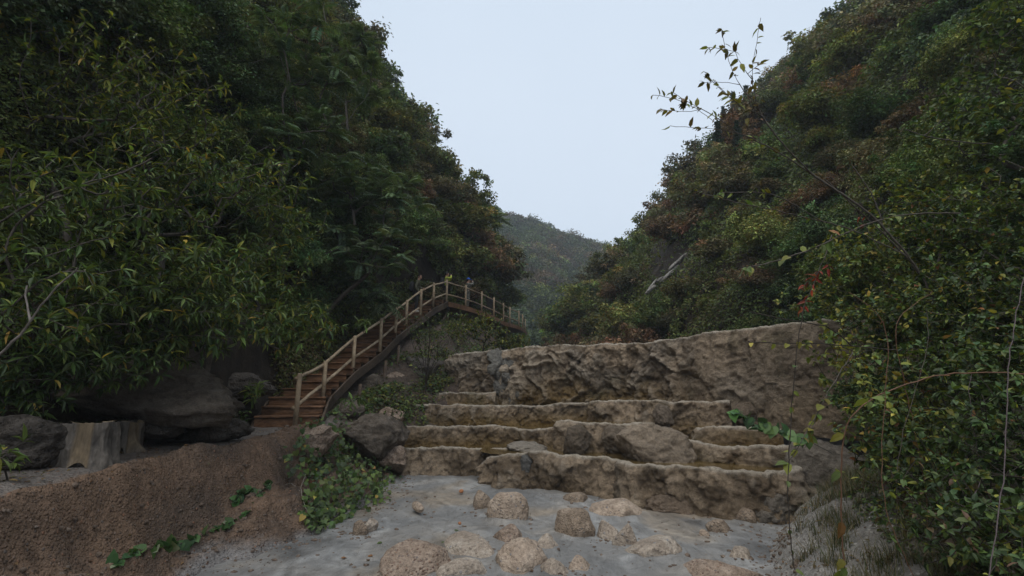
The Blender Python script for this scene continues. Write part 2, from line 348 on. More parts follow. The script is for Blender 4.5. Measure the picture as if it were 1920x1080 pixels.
# hills: stations of (x, z) along the valley, joined into one surface each
def hill(name, stations, ny, nsl, amp, seed, mat, sc=.18, sky=None, side=1, room=1.7):
    Ys = [s[0] for s in stations]; prof = []
    for s in stations:
        p = np.array(s[1], float); d = np.concatenate([[0], np.cumsum(np.linalg.norm(np.diff(p, axis=0), axis=1))]); q = np.linspace(0, 1, nsl)
        prof.append(np.stack([np.interp(q, d / d[-1], p[:, 0]), np.interp(q, d / d[-1], p[:, 1])], 1))
    prof = np.array(prof); Y = np.linspace(Ys[0], Ys[-1], ny)
    G = np.zeros((ny, nsl, 3)); G[..., 1] = Y[:, None]
    for j in range(nsl):
        G[:, j, 0] = np.interp(Y, Ys, prof[:, j, 0]); G[:, j, 2] = np.interp(Y, Ys, prof[:, j, 1])
    k = np.array([1, 4, 6, 4, 1.]) / 16       # round the spurs a little along the valley
    for _ in range(3):
        Gp = np.pad(G, ((2, 2), (0, 0), (0, 0)), 'edge'); H = sum(k[i] * Gp[i:i + ny] for i in range(5)); G[..., 0] = H[..., 0]; G[..., 2] = H[..., 2]
    T1 = np.gradient(G, axis=0); T2 = np.gradient(G, axis=1); NN = nrm(np.cross(T1, T2))
    NN = NN * np.where(NN[..., 2:3] < 0, -1, 1)
    P = G.reshape(-1, 3); d = amp * (fbm(P, sc, 4, seed) + .5 * ridged(P, sc * 2.5, 3, seed + 5)).reshape(ny, nsl, 1)
    G = G + NN * d
    if sky is not None:                                   # the crest as surveyed: nothing of the slope stands proud of it
        sk = np.array(sky, float)
        for _ in range(4):
            px, py = proj(G.reshape(-1, 3)); dep = np.maximum(G[..., 1].ravel(), 4); lim = np.interp(py, sk[:, 1], sk[:, 0]) + side * np.interp(py, [0, 400, 620], [room, room * .6, room * .08]) / dep * FPX
            sh = np.maximum(0, side * (lim - px)) * dep / FPX * ((py > -150) & (py < 640) & (G[..., 1].ravel() > 11)); G[..., 0] += side * sh.reshape(ny, nsl)
        T1 = np.gradient(G, axis=0); T2 = np.gradient(G, axis=1); NN = nrm(np.cross(T1, T2)); NN = NN * np.where(NN[..., 2:3] < 0, -1, 1)
    o = mk(name, G.reshape(-1, 3), [grid_faces(ny, nsl)], mat); tag(o, kind='structure')
    return G, NN
LEFT, NL = hill('left_hill', [
    (-6, [(-7.2, .6), (-8.2, 5), (-11, 11), (-17, 22), (-28, 34), (-48, 48)]),
    (6, [(-6.4, .8), (-7.3, 4.5), (-9.5, 10), (-14, 18), (-21, 28), (-36, 42)]),
    (11, [(-6.0, .8), (-7.0, 4.5), (-9, 10), (-13, 17), (-19, 26), (-32, 39)]),
    (17, [(-5.6, 1.6), (-6.2, 6), (-8, 11.5), (-11.5, 17.5), (-17, 26), (-28, 38)]),
    (24, [(-4.6, 4.2), (-5.2, 9), (-7.2, 13.5), (-10.5, 18.5), (-15, 25.5), (-25, 37)]),
    (32, [(-2.0, 4.5), (-2.6, 9), (-4.6, 14.5), (-8.5, 20), (-13.5, 28), (-22, 39)]),
    (42, [(.0, 4.5), (-.2, 8), (-1.4, 15.5), (-5.0, 19), (-8.2, 22.5), (-13, 27.5), (-19, 38), (-29, 49)]),
    (50, [(-3, 4.5), (-4, 8), (-6, 14), (-9.5, 18), (-13, 22), (-18, 28), (-24, 38), (-34, 49)]),
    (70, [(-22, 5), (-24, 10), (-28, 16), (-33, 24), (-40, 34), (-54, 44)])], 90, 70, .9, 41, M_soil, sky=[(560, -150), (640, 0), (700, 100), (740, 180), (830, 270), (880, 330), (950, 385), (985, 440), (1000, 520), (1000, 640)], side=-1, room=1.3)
RIGHT, NR = hill('right_hill', [
    (-6, [(6, .0), (9, 3), (14, 9), (22, 19), (36, 34), (58, 54), (78, 66)]),
    (9, [(7.5, 1.0), (9.6, 4.5), (14, 10.5), (22, 20), (34, 33), (54, 52), (74, 66)]),
    (14, [(8.5, 2.0), (9.9, 5.0), (14, 11), (22, 21), (34, 34), (52, 52), (72, 66)]),
    (22, [(6.6, 2.2), (8.2, 5.5), (12.5, 11.5), (20, 21), (31, 33), (47, 49), (68, 64)]),
    (40, [(4.0, 2.5), (5.2, 6), (8.6, 12), (15.5, 19), (25, 31.5), (38, 45), (58, 60)]),
    (60, [(4.8, 3.0), (6.2, 8.5), (9.8, 14), (15, 20.5), (22, 27.5), (32, 35.5), (39, 43.5), (52, 54), (68, 64)]),
    (70, [(10, 4), (12, 9), (17, 14), (23, 20), (30, 27), (39, 35), (47, 42), (62, 52), (78, 62)]),
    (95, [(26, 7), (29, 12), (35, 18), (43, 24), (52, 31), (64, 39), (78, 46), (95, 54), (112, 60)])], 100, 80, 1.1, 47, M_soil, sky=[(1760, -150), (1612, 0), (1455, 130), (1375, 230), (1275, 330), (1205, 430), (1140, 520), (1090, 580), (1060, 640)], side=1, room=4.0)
def far_z(x, y):
    P = np.stack([x, y, 0 * x], 1); t = np.clip((y - 75) / 105, 0, 1.3)
    crest = np.interp(x, [-60, -25, -2, 9, 21, 31, 41, 60, 110], [84, 78, 68.5, 66, 60.5, 57, 54, 52, 60])
    z = 7 + (crest - 7) * np.clip(t, 0, 1) ** 1.15 * np.where(t > 1, 1 - (t - 1) * 1.5, 1)
    gully = np.exp(-((x - 16 - (y - 80) * .10) / 9) ** 2) * 9 * sstep(0, .15, t) * (1 - sstep(.5, 1, t))
    return z - gully + 3.2 * fbm(P, .035, 4, 61) * sstep(.05, .3, t)
heightfield('far_hill', -90, 130, 72, 235, 2.0, far_z, M_soil)

# ------------------------------------------------------------------ rocks
import bmesh
_ico = {}
def ico(sub):
    if sub not in _ico:
        bm = bmesh.new(); bmesh.ops.create_icosphere(bm, subdivisions=sub, radius=1); bm.verts.ensure_lookup_table()
        _ico[sub] = (np.array([v.co[:] for v in bm.verts]), np.array([[v.index for v in f.verts] for f in bm.faces])); bm.free()
    return _ico[sub]
def rock_shape(c, r, seed, sub=4, rot=0, lump=.22, cuts=6, fine=.035, tilt=0, cuth=(.62, .95)):
    V, F = ico(sub); V = V.copy(); rg = np.random.default_rng(seed)
    V = V * (1 + lump * fbm(V + seed * 3.1, 1.1, 3, seed))[:, None]
    for _ in range(cuts):
        n = nrm(rg.normal(size=3)); h = rg.uniform(*cuth); d = V @ n - h; V = V - np.outer(np.maximum(d, 0) * .8, n)
    V = V * (1 + fine * 1.6 * fbm(V, 4, 3, seed + 3) + fine * ridged(V, 7, 3, seed + 5))[:, None]
    V = V * np.asarray(r); ct, st = math.cos(tilt), math.sin(tilt); V = V @ np.array([[ct, 0, st], [0, 1, 0], [-st, 0, ct]]).T
    cr, sr = math.cos(rot), math.sin(rot); V = V @ np.array([[cr, -sr, 0], [sr, cr, 0], [0, 0, 1]]).T
    return V + np.asarray(c), F
M_boulder = rock_mat('tan_boulder', [(.26, .2, .15), (.39, .305, .235), (.49, .4, .32)], 2.2, pebble=.22, bd=.03, pebsc=26, pebcols=[(.16, .13, .11), (.27, .21, .16), (.22, .22, .23), (.33, .27, .2)])
M_boulder_pale = rock_mat('pale_boulder', [(.26, .21, .165), (.38, .315, .255), (.47, .41, .345)], 2.6, pebble=.12, bd=.035, pebsc=22, pebcols=[(.2, .18, .17), (.33, .28, .22), (.26, .26, .27)], rg_w=.5)
M_boulder_brown = rock_mat('brown_boulder', [(.19, .145, .105), (.30, .23, .17), (.39, .31, .24)], 1.7, pebble=.15, bd=.05, pebsc=34, pebcols=[(.13, .11, .1), (.25, .2, .15), (.2, .2, .2)], rg_w=.7)
M_boulder_red = rock_mat('red_boulder', [(.2, .15, .11), (.31, .235, .18), (.40, .315, .25)], 2.2, pebble=.5, bd=.04, pebsc=30, pebcols=[(.13, .08, .06), (.25, .16, .12), (.2, .17, .15), (.3, .2, .14)])
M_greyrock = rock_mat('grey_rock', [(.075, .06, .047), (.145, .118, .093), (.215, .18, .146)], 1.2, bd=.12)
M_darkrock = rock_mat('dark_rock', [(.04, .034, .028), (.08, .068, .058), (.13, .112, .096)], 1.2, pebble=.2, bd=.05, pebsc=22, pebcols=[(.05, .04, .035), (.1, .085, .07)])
def boulder(px, py, wpx, hpx, label, seed, mat=None, zc=None, sub=4, depth=1.0, cuts=7, rot=None, group='boulders stuck in the grey mud', name='boulder', bury=.3, tilt=0, lump=.26, cuth=(.5, .92)):
    """centre, width and height as seen; the rock's foot stands in the mud"""
    base = atz(px, py + hpx * .42, 0.02); k = base.y / FPX / 1.0
    rx = wpx * .5 * k * 1.06; rz = hpx * .5 * k * 1.12; ry = rx * depth
    rx *= 1.22; ry *= 1.2; rz = hpx * .5 * k * (1.75 if hpx < .75 * wpx else 1.35); c = (base.x, base.y + ry * .6, rz * (-.12 if hpx < .75 * wpx else .22))
    ro = rot if rot is not None else seed * .7; BC.append((c[0], c[1], rx, ry, math.cos(ro), math.sin(ro)))
    V, F = rock_shape(c, (rx, ry, rz), seed, sub, ro, .9 * lump, cuts, .03, tilt, cuth)
    o = mk(name, V, [F], mat or M_boulder); return tag(o, label, 'boulder', group)
B = [(951, 949, 64, 62, 'upright round tan boulder standing behind the cluster, against the terrace foot', 1, .8),
     (905, 935, 30, 38, 'small knobbly tan rock beside the upright round boulder', 2, 1),
     (1074, 979, 66, 60, 'blocky tan boulder with a rounded top in mid stream, pitted and angular', 3, .9),
     (1156, 951, 98, 42, 'long humped tan boulder bent like a sleeping animal below the terrace wall', 4, .6),
     (1081, 935, 48, 22, 'low narrow tan rock under the terrace wall, behind the blocky boulder', 5, .8),
     (954, 998, 60, 40, 'dark brown slanted boulder behind the big smooth one', 6, .8),
     (968, 1040, 98, 60, 'biggest smooth tan boulder in the middle of the stony cluster', 7, .8),
     (879, 1021, 94, 44, 'flat broken tan rock with grey patches, beside the big smooth boulder', 8, .8),
     (771, 1054, 104, 74, 'reddish gravelly boulder standing alone in the mud nearest the left bank', 9, .9),
     (865, 1070, 80, 44, 'pale flat topped rock cut by the photo bottom, beside the reddish boulder', 10, .8),
     (1024, 1017, 64, 44, 'split pale boulder with a diagonal ridge, behind the big smooth boulder', 11, .8),
     (1141, 998, 42, 36, 'flat pale stone leaning in the mud, left one of a pair', 12, .7),
     (1177, 1005, 36, 50, 'narrow upright pale stone, right one of a leaning pair', 13, .6),
     (1233, 1026, 94, 42, 'wedge shaped pale tan rock half sunk in mud, alone on the open mud', 14, .8),
     (1088, 1060, 44, 28, 'small pale stone lying close to the photo bottom, in front of the big smooth boulder', 15, .8),
     (1048, 1066, 64, 38, 'low broad pale rock at the photo bottom, between two smaller stones', 16, .8),
     (1355, 989, 34, 28, 'small round crusty stone in the pale mud near the right bank', 17, 1),
     (1324, 998, 15, 18, 'tiny round stone next to the small crusty one', 18, 1),
     (1392, 1036, 46, 26, 'pale flat stone at the edge of the mud, under the right bank', 19, .8),
     (1402, 965, 32, 30, 'brownish crusty stone where the mud meets the terrace end', 20, 1),
     (1366, 1074, 110, 40, 'wide low brown rock at the photo bottom near the right bank', 22, .7),
     (670, 991, 22, 30, 'small pointed grey stone at the foot of the left bank', 23, .9),
     (692, 980, 24, 36, 'whitish upright slab leaning at the foot of the left bank', 24, .7)]
for px, py, w, h, lab, sd_, dp in B:
    boulder(px, py, w, h, lab, sd_, M_boulder_red if sd_ in (9, 6, 22) else (M_boulder, M_boulder_pale, M_boulder_brown)[(0 if sd_ in (1, 4, 7) else 2 if sd_ in (3, 2) else 1 if sd_ in (8, 10, 11, 12, 14, 24, 19) else sd_ % 3)], depth=dp, sub=5 if w > 55 else 4, rot=0 if dp < .7 else None,
            cuts=15 if sd_ in (3, 8, 14, 11) else 11, tilt={12: -.5, 13: .35, 11: .25, 6: -.2}.get(sd_, 0), bury=.2 if h > 50 else .3)
heightfield('mud_stream', -4.5, 7.0, .4, 13.6, .04, mud_z, M_mud, mud_c)
M_orange = plain_mat('orange_brick', (.30, .13, .06), .8)
for px, py, s, lab in [(865, 921, .045, 'small orange brick chip on the mud under the terrace'), (862, 981, .03, 'little orange stone lying alone on the open mud')]:
    p = atz(px, py, .05); V, F = rock_shape(p, (s, s, s * .8), int(px), 3, .4, .1, 8); tag(mk('stone_chip', V, [F], M_orange), lab, 'stone')
p = atz(780, 960, .05)
V, F = rock_shape(p + Vector((0, .15, .04)), (.07, .26, .07), 91, 4, .42, .3, 5); tag(mk('stone_splinter', V, [F], M_boulder), 'long pale splinter of stone lying flat on the smooth mud', 'stone')
m = MB(); a = atz(882, 917, .06); b_ = atz(912, 908, .16); m.tube([a, (a + b_) / 2 + Vector((0, 0, .015)), b_], [.008, .01, .006], 6)
tag(m.build('driftwood_stick', plain_mat('grey_stick', (.3, .28, .25))), 'bleached grey stick on the mud at the terrace foot', 'stick')

# rocks on the left side
def rock(name, c, r, label, seed, mat, cat='rock', sub=5, rot=0, cuts=8, tilt=0, lump=.25, group=None, fine=.035):
    V, F = rock_shape(c, r, seed, sub, rot, lump + .12, cuts + 7, fine + .05, tilt, (.48, .9)); V[:, 2] += .03 * ridged(V * [.8, .8, 3.], 1.6, 4, seed + 9); V[:, 1] += .04 * fbm(V * [1, 1, 3], 2.5, 3, seed + 10); return tag(mk(name, V, [F], mat), label, cat, group)
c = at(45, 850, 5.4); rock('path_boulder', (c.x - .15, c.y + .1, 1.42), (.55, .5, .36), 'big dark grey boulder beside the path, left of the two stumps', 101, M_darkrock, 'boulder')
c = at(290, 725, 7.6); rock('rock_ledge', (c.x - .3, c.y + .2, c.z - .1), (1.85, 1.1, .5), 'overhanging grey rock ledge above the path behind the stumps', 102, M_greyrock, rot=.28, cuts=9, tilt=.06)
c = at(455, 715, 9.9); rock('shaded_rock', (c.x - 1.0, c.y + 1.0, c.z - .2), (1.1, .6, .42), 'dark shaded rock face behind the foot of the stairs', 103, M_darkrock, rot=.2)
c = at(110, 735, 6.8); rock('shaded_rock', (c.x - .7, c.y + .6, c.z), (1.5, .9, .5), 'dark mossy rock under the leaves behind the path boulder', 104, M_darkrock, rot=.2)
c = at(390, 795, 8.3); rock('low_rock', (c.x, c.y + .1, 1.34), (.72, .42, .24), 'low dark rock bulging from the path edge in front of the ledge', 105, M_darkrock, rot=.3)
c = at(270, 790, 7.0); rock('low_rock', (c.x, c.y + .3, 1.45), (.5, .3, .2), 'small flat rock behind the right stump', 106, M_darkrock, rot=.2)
c = at(590, 812, 10.2); rock('stair_foot_rock', (c.x, c.y, 1.0), (.52, .5, .38), 'lumpy reddish rock at the foot of the stair post', 107, M_boulder_red, cuts=5, lump=.4, fine=.07)
c = at(700, 815, 11.8); rock('creeper_rock', (c.x, c.y + .3, .85), (.95, .8, .68), 'large grey brown rock below the stairs, beside the terrace pools', 108, M_greyrock, cuts=6, lump=.3, fine=.05)
c = at(745, 865, 11.9); rock('bank_rock', (c.x - .1, c.y + .2, .42), (.42, .4, .36), 'reddish rock where the left bank meets the front terrace', 109, M_boulder_red, cuts=6, fine=.06)
c = at(800, 690, 17.2); rock('bank_rock', (c.x - .2, c.y + .3, 2.5), (1.1, .9, .9), 'dark reddish rock under the walkway, left of the dam end', 110, M_darkrock, cuts=7)

for px, py, Y, r, sd_, lab in [(695, 722, 15.4, .55, 111, 'dark jagged rock right under the middle stair supports'), (745, 720, 16.2, .7, 112, 'brown rock between the stair supports and the dark stemmed shrub'), (835, 712, 17.0, .55, 113, 'small dark rock touching the left end of the dam wall'), (725, 775, 13.6, .5, 114, 'dark rock just above the highest pool on the left'), (650, 770, 12.4, .45, 115, 'shaded rock wedged under the lower stairs')]:
    c = at(px, py, Y); rock('bank_rock', (c.x, c.y + .2, c.z - .1), (r, r * .8, r * .75), lab, sd_, M_greyrock if sd_ % 2 else M_boulder_red, fine=.06)

# ------------------------------------------------------------------ the rock dam and its stepped pools
M_dam = rock_mat('travertine', [(.10, .075, .05), (.17, .13, .092), (.24, .19, .14)], 1.3, vcol=True, bd=.13, rough=.8, rg_w=.7)
M_pool = None
def make_pool():
    m, t, b, o = new_mat('ochre_pool'); co = obj_co(t); n = noise(t, co, 2.5, 6, .6, .5)
    t.links.new(ramp(t, n.outputs[0], [(.3, (.05, .034, .012)), (.55, (.12, .08, .03)), (.75, (.2, .15, .08))]), b.inputs['Base Color'])
    b.inputs['Roughness'].default_value = .12; b.inputs['Specular IOR Level'].default_value = .5
    n2 = noise(t, co, 14, 3, .5); bump(t, b, [(n2.outputs[0], 1.)], .003); return m
M_pool = make_pool()
dam = empty('rock_dam', (1.2, 11.5, 0), 'stepped brown rock dam with small pools and pale rims across the stream', 'rock dam')
def resample(pts, step):
    p = np.array(pts, float); d = np.concatenate([[0], np.cumsum(np.linalg.norm(np.diff(p[:, :2], axis=0), axis=1))]); s = np.arange(0, d[-1] + step * .5, step)
    q = np.stack([np.interp(s, d, p[:, k]) for k in range(p.shape[1])], 1)
    k = np.ones(9) / 9
    for c_ in range(2): q[:, c_] = np.convolve(np.pad(q[:, c_], 4, 'edge'), k, 'valid')
    return q
def rockwall(name, pts, zbase, thick, amp, seed, step=.03, inner=.3, batter=.12, wet=.6, drape=0, wetfrac=.5, rimw=.06, sc=1.0):
    q = resample(pts, step); n = len(q); T = nrm(np.gradient(q[:, :2], axis=0)); Nn = np.stack([T[:, 1], -T[:, 0]], 1)
    sl_ = np.arange(n) * step; wv = np.stack([sl_, 0 * sl_, 0 * sl_ + seed], 1); q[:, :2] += Nn * (.10 * fbm(wv, 1.6, 3, seed + 70) + .03 * fbm(wv, 6, 2, seed + 71))[:, None]; q[:, 2] += .08 * fbm(wv, .8, 3, seed + 72) + .03 * fbm(wv, 4, 3, seed + 73)
    zb_ = np.interp(np.linspace(0, 1, n), np.linspace(0, 1, np.size(zbase)), np.atleast_1d(zbase)) if np.size(zbase) > 1 else np.full(n, zbase)
    H = (q[:, 2] - zb_).max(); nf = max(8, int(H / step)); tf = np.linspace(0, 1, nf)
    rows = [(t, batter * (1 - t), 'f') for t in tf] + [(1.0, -.25 * rimw, 'r'), (1.0, -.6 * rimw, 'r'), (1.0, -thick * .6, 'r'), (1.0, -thick, 'r'), (None, -thick - .02, 'i'), (None, -thick - .05, 'i2')]
    V = np.zeros((n, len(rows), 3)); msk = np.zeros((n, len(rows))); hgt = np.zeros((n, len(rows)))
    for j, (t, off, kd) in enumerate(rows):
        z = zb_ + (q[:, 2] - zb_) * t if t is not None else q[:, 2] - (inner * .4 if kd == 'i' else inner)
        if kd == 'r': z = z + {0: .0}.get(0) + (.012 if j == nf + 1 else 0)
        V[:, j, :2] = q[:, :2] + Nn * off; V[:, j, 2] = z
        msk[:, j] = 1 - .65 * sstep(.86, 1, t) if kd == 'f' else .3
        hgt[:, j] = q[:, 2] - z
    P = V.reshape(-1, 3)
    w = P + .35 * np.stack([fbm(P, 1.1, 3, seed + 50), fbm(P, 1.1, 3, seed + 51), fbm(P, 1.1, 3, seed + 52)], 1)
    f1, f2, cid = cells(w * [1, 1, .8], 1.6 * sc, seed); g1, g2, cid2 = cells(w * [1, 1, .7], 3.6 * sc, seed + 3)
    h1, h2, cid3 = cells(w, 7.5 * sc, seed + 6)
    d = .26 * fbm(P, 9, 3, seed + 60) + .75 * fbm(P, 1.0 * sc, 4, seed) + .3 * ridged(w, 2.2 * sc, 4, seed + 9) + .4 * (np.minimum(f2 - f1, .3) - .15) + .3 * (np.minimum(g2 - g1, .3) - .15) + .55 * (cid - .5) + .55 * (cid2 - .5) + .3 * (cid3 - .5) + .22 * ridged(P, 6, 3, seed + 61)
    if drape:
        dr = ridged(np.stack([w[:, 0], w[:, 1], w[:, 2] * .55], 1), 1.5, 3, seed + 20); led = np.abs(((w[:, 2] * 1.7 + 2.2 * fbm(P, .55, 4, seed + 22)) % 1) - .5)
        d = d + drape * (.45 * dr + .55 * sstep(.22, .0, led) * sstep(-.15, .25, fbm(P, 1.1, 3, seed + 24)))
    ease = np.interp(P[:, 0], [3.8, 5.2], [1., .42]) if drape else 1.; d = (amp * d * msk.ravel() * ease)
    V2 = P.copy(); V2[:, :2] += np.repeat(Nn, len(rows), 0) * d[:, None]
    V2[:, 2] += (1 - msk.ravel()) * (.05 * fbm(P, 3.2, 4, seed + 30) + .03 * (cid3 - .5)) + .014 * fbm(P, 14, 2, seed + 31) + amp * .35 * msk.ravel() * fbm(P, 2.5, 3, seed + 33)
    h = hgt.ravel(); hh = np.repeat(np.maximum(q[:, 2] - zb_, .1), len(rows))
    base = np.array([.325, .248, .172]); dark = np.array([.10, .07, .043]); och = np.array([.15, .088, .016]); pale = np.array([.52, .46, .38]); grey = np.array([.19, .175, .15])
    nz = fbm(P, 1.0, 4, seed + 40); c = base + (dark - base) * (sstep(-.05, .4, nz) * .95)[:, None]; lt = sstep(.12, .42, fbm(P, 1.5, 4, seed + 47)) * .6; c = c + (np.array([.37, .295, .215]) - c) * lt[:, None]; c = c + (grey - c) * (sstep(.15, .5, fbm(P, .6, 3, seed + 41)) * .6)[:, None]
    st = fbm(P * [3.2, 3.2, .35], 1.3, 3, seed + 42); c = c + (dark * .75 - c) * (sstep(.0, .35, st) * sstep(hh, 0, h) * .95)[:, None]
    wf = min(1, wet * 1.3) * sstep(.85 - wetfrac, .9, h / hh + .35 * fbm(P, .9, 3, seed + 43)); wf = wf * ease; c = c + (och - c) * np.clip(wf, 0, 1)[:, None]; c = c + (np.array([.33, .265, .2]) - c) * ((1 - ease) * .8 * (.7 + .5 * nz))[:, None] if drape else c
    rim = sstep(.05, .008, h + .03 * fbm(P, 5, 2, seed + 44)) * .85; c = c + (pale - c) * rim[:, None]
    moss = sstep(.15, .5, fbm(P, 1.6, 4, seed + 45)) * .5 * wet; c = c + (np.array([.06, .058, .022]) - c) * moss[:, None]; ridge = sstep(.5, 1.1, d / max(amp, 1e-3)) * .35; c = c + (pale - c) * ridge[:, None]
    rows_n = len(rows)
    return mk(name, V2, [grid_faces(n, rows_n)], M_dam, dam, c), q
def pool(q, back, drop=.05, ang=(0, 1)):
    n = len(q); q = q[::3]; n = len(q)
    A = np.array([[x, y + .02, z - drop] for x, y, z in q]); Bk = A + np.array([ang[0] * back, ang[1] * back, 0]); zc = np.median(A[:, 2]); A[:, 2] = zc; Bk[:, 2] = zc
    V = np.stack([A, Bk], 1).reshape(-1, 3); return mk('pool_water', V, [grid_faces(n, 2)], M_pool, dam)
def pts(l): return [tuple(at(a, b, y)) for a, b, y in l]
# the tall back wall
wall = pts([(840, 664, 16.9), (905, 656, 16.4), (965, 652, 16.2), (1100, 645, 15.3), (1200, 640, 14.4), (1290, 632, 13.2), (1360, 622, 12.2), (1450, 612, 11.2), (1530, 606, 10.6), (1620, 599, 10.0), (1720, 592, 9.5), (1860, 580, 9.0), (2050, 566, 8.6), (2300, 545, 8.4)])
rockwall('dam_wall', wall, [1.3, 1.3, 1.2, .9, .8], .55, .30, 200, .04, inner=1.5, batter=.22, wet=.7, drape=1.0, wetfrac=.42, rimw=.1)
# steps, back to front
_, q = rockwall('terrace_step', pts([(770, 738, 15.9), (860, 738, 15.8), (932, 737, 15.7)]), 1.3, .14, 0.112, 210, wet=.9, wetfrac=.9); pool(q, 2)
_, q = rockwall('terrace_step', pts([(765, 760, 14.9), (900, 761, 14.8), (1010, 760, 14.7), (1135, 757, 14.4)]), .9, .14, 0.144, 220, wet=.85, wetfrac=.75); pool(q, 1.6)
_, q = rockwall('terrace_step', pts([(1112, 758, 13.9), (1122, 750, 13.3), (1200, 750, 12.9), (1290, 752, 12.2), (1372, 749, 11.7)]), .9, .14, 0.208, 230, wet=.45, wetfrac=.4); pool(q, 2.2)
_, q = rockwall('terrace_step', pts([(755, 801, 13.5), (860, 800, 13.4), (985, 803, 13.3), (1060, 797, 13.1)]), .4, .14, 0.144, 240, wet=.9, wetfrac=.7); pool(q, 1.4)
_, q = rockwall('terrace_step', pts([(1045, 800, 12.4), (1052, 789, 11.9), (1110, 795, 11.7), (1175, 798, 11.5), (1240, 796, 11.3)]), .4, .14, 0.192, 250, wet=.4, wetfrac=.4); pool(q, 2.0)
_, q = rockwall('terrace_step', pts([(1308, 799, 10.9), (1322, 796, 10.45), (1400, 799, 10.1), (1470, 804, 9.85)]), .6, .13, 0.128, 260, wet=.9, wetfrac=.9); pool(q, 1.5)
_, q = rockwall('terrace_step', pts([(1250, 815, 10.9), (1276, 823, 10.4), (1340, 832, 9.9), (1420, 837, 9.4), (1490, 838, 9.1), (1530, 834, 9.1)]), .3, .13, 0.144, 270, wet=.8, wetfrac=.6); pool(q, 1.5)
_, q = rockwall('terrace_step', pts([(650, 846, 12.9), (740, 838, 12.6), (850, 836, 12.4), (930, 839, 12.2), (982, 839, 12.0)]), -.2, .15, 0.176, 280, wet=.1, batter=.25); pool(q, 1.2)
_, q = rockwall('terrace_step', pts([(898, 878, 11.75), (912, 860, 11.3), (940, 853, 11.05), (1000, 850, 10.9), (1080, 858, 10.35), (1165, 864, 9.85)]), -.2, .15, 0.192, 290, wet=.1, batter=.22); pool(q, 2.2)
_, q = rockwall('terrace_step', pts([(1148, 880, 10.1), (1160, 863, 9.75), (1190, 870, 9.45), (1290, 877, 8.9), (1350, 886, 8.5), (1420, 889, 8.25), (1480, 884, 8.3), (1510, 870, 8.7)]), -.2, .15, 0.208, 300, wet=.1, batter=.2); pool(q, 2.0)
def lump(name, px, py, Y, r, seed, col=(.19, .15, .115), rot=0, tilt=0, cuts=5, dz=0, label=None, lumpy=.3):
    c = at(px, py, Y); V, F = rock_shape((c.x, c.y, c.z + dz), r, seed, 5, rot, lumpy + .1, cuts + 5, .08, tilt, (.5, .92))
    n = fbm(V, 1.5, 4, seed)[:, None]; k = np.array(col) * (1 + .4 * n)
    o = mk(name, V, [F], M_dam, dam, k)
    if label: o['label'] = label
lump('rock_dome', 1218, 842, 10.35, (.8, .6, .5), 401, (.30, .24, .18), tilt=.0, cuts=9, label='smooth domed rock between the pools')
lump('rock_knob', 1243, 784, 11.3, (.22, .3, .32), 402)
lump('hanging_rock', 1083, 824, 11.35, (.38, .38, .34), 404, (.12, .095, .07), rot=.3, cuts=7, label='dark blocky rock jutting out over the pool')
lump('white_crust', 985, 842, 12.1, (.5, .45, .17), 405, (.30, .265, .22), label='whitish mineral mound')
lump('grey_stone', 988, 868, 10.95, (.17, .2, .25), 406, (.10, .105, .105), cuts=7, label='grey stone built into the rim')
for k_, (px_, py_, r_) in enumerate([(930, 672, .34), (952, 690, .3), (935, 700, .28), (955, 722, .34), (938, 728, .26), (960, 748, .3), (925, 690, .22), (972, 738, .22), (946, 708, .22)]):
    lump('grey_stone', px_, py_, 16.15 - .04 * k_, (r_, r_ * .8, r_ * 1.1), 430 + k_, (.15, .148, .135), rot=k_, cuts=12, tilt=.5 * math.sin(k_ * 2.1), lumpy=.4)
lump('rock_knob', 1160, 825, 11.3, (.42, .35, .34), 409, (.17, .135, .1))
lump('rock_knob', 1400, 775, 11.6, (.3, .3, .3), 410, (.17, .13, .095))
lump('crust_heap', 1440, 945, 8.5, (.5, .45, .3), 411, (.22, .195, .165), lumpy=.5)
lump('crust_heap', 1540, 880, 8.7, (.6, .6, .55), 412, (.21, .185, .155), lumpy=.4)
lump('crust_heap', 1290, 952, 9.1, (.7, .4, .26), 413, (.20, .15, .11), lumpy=.4)

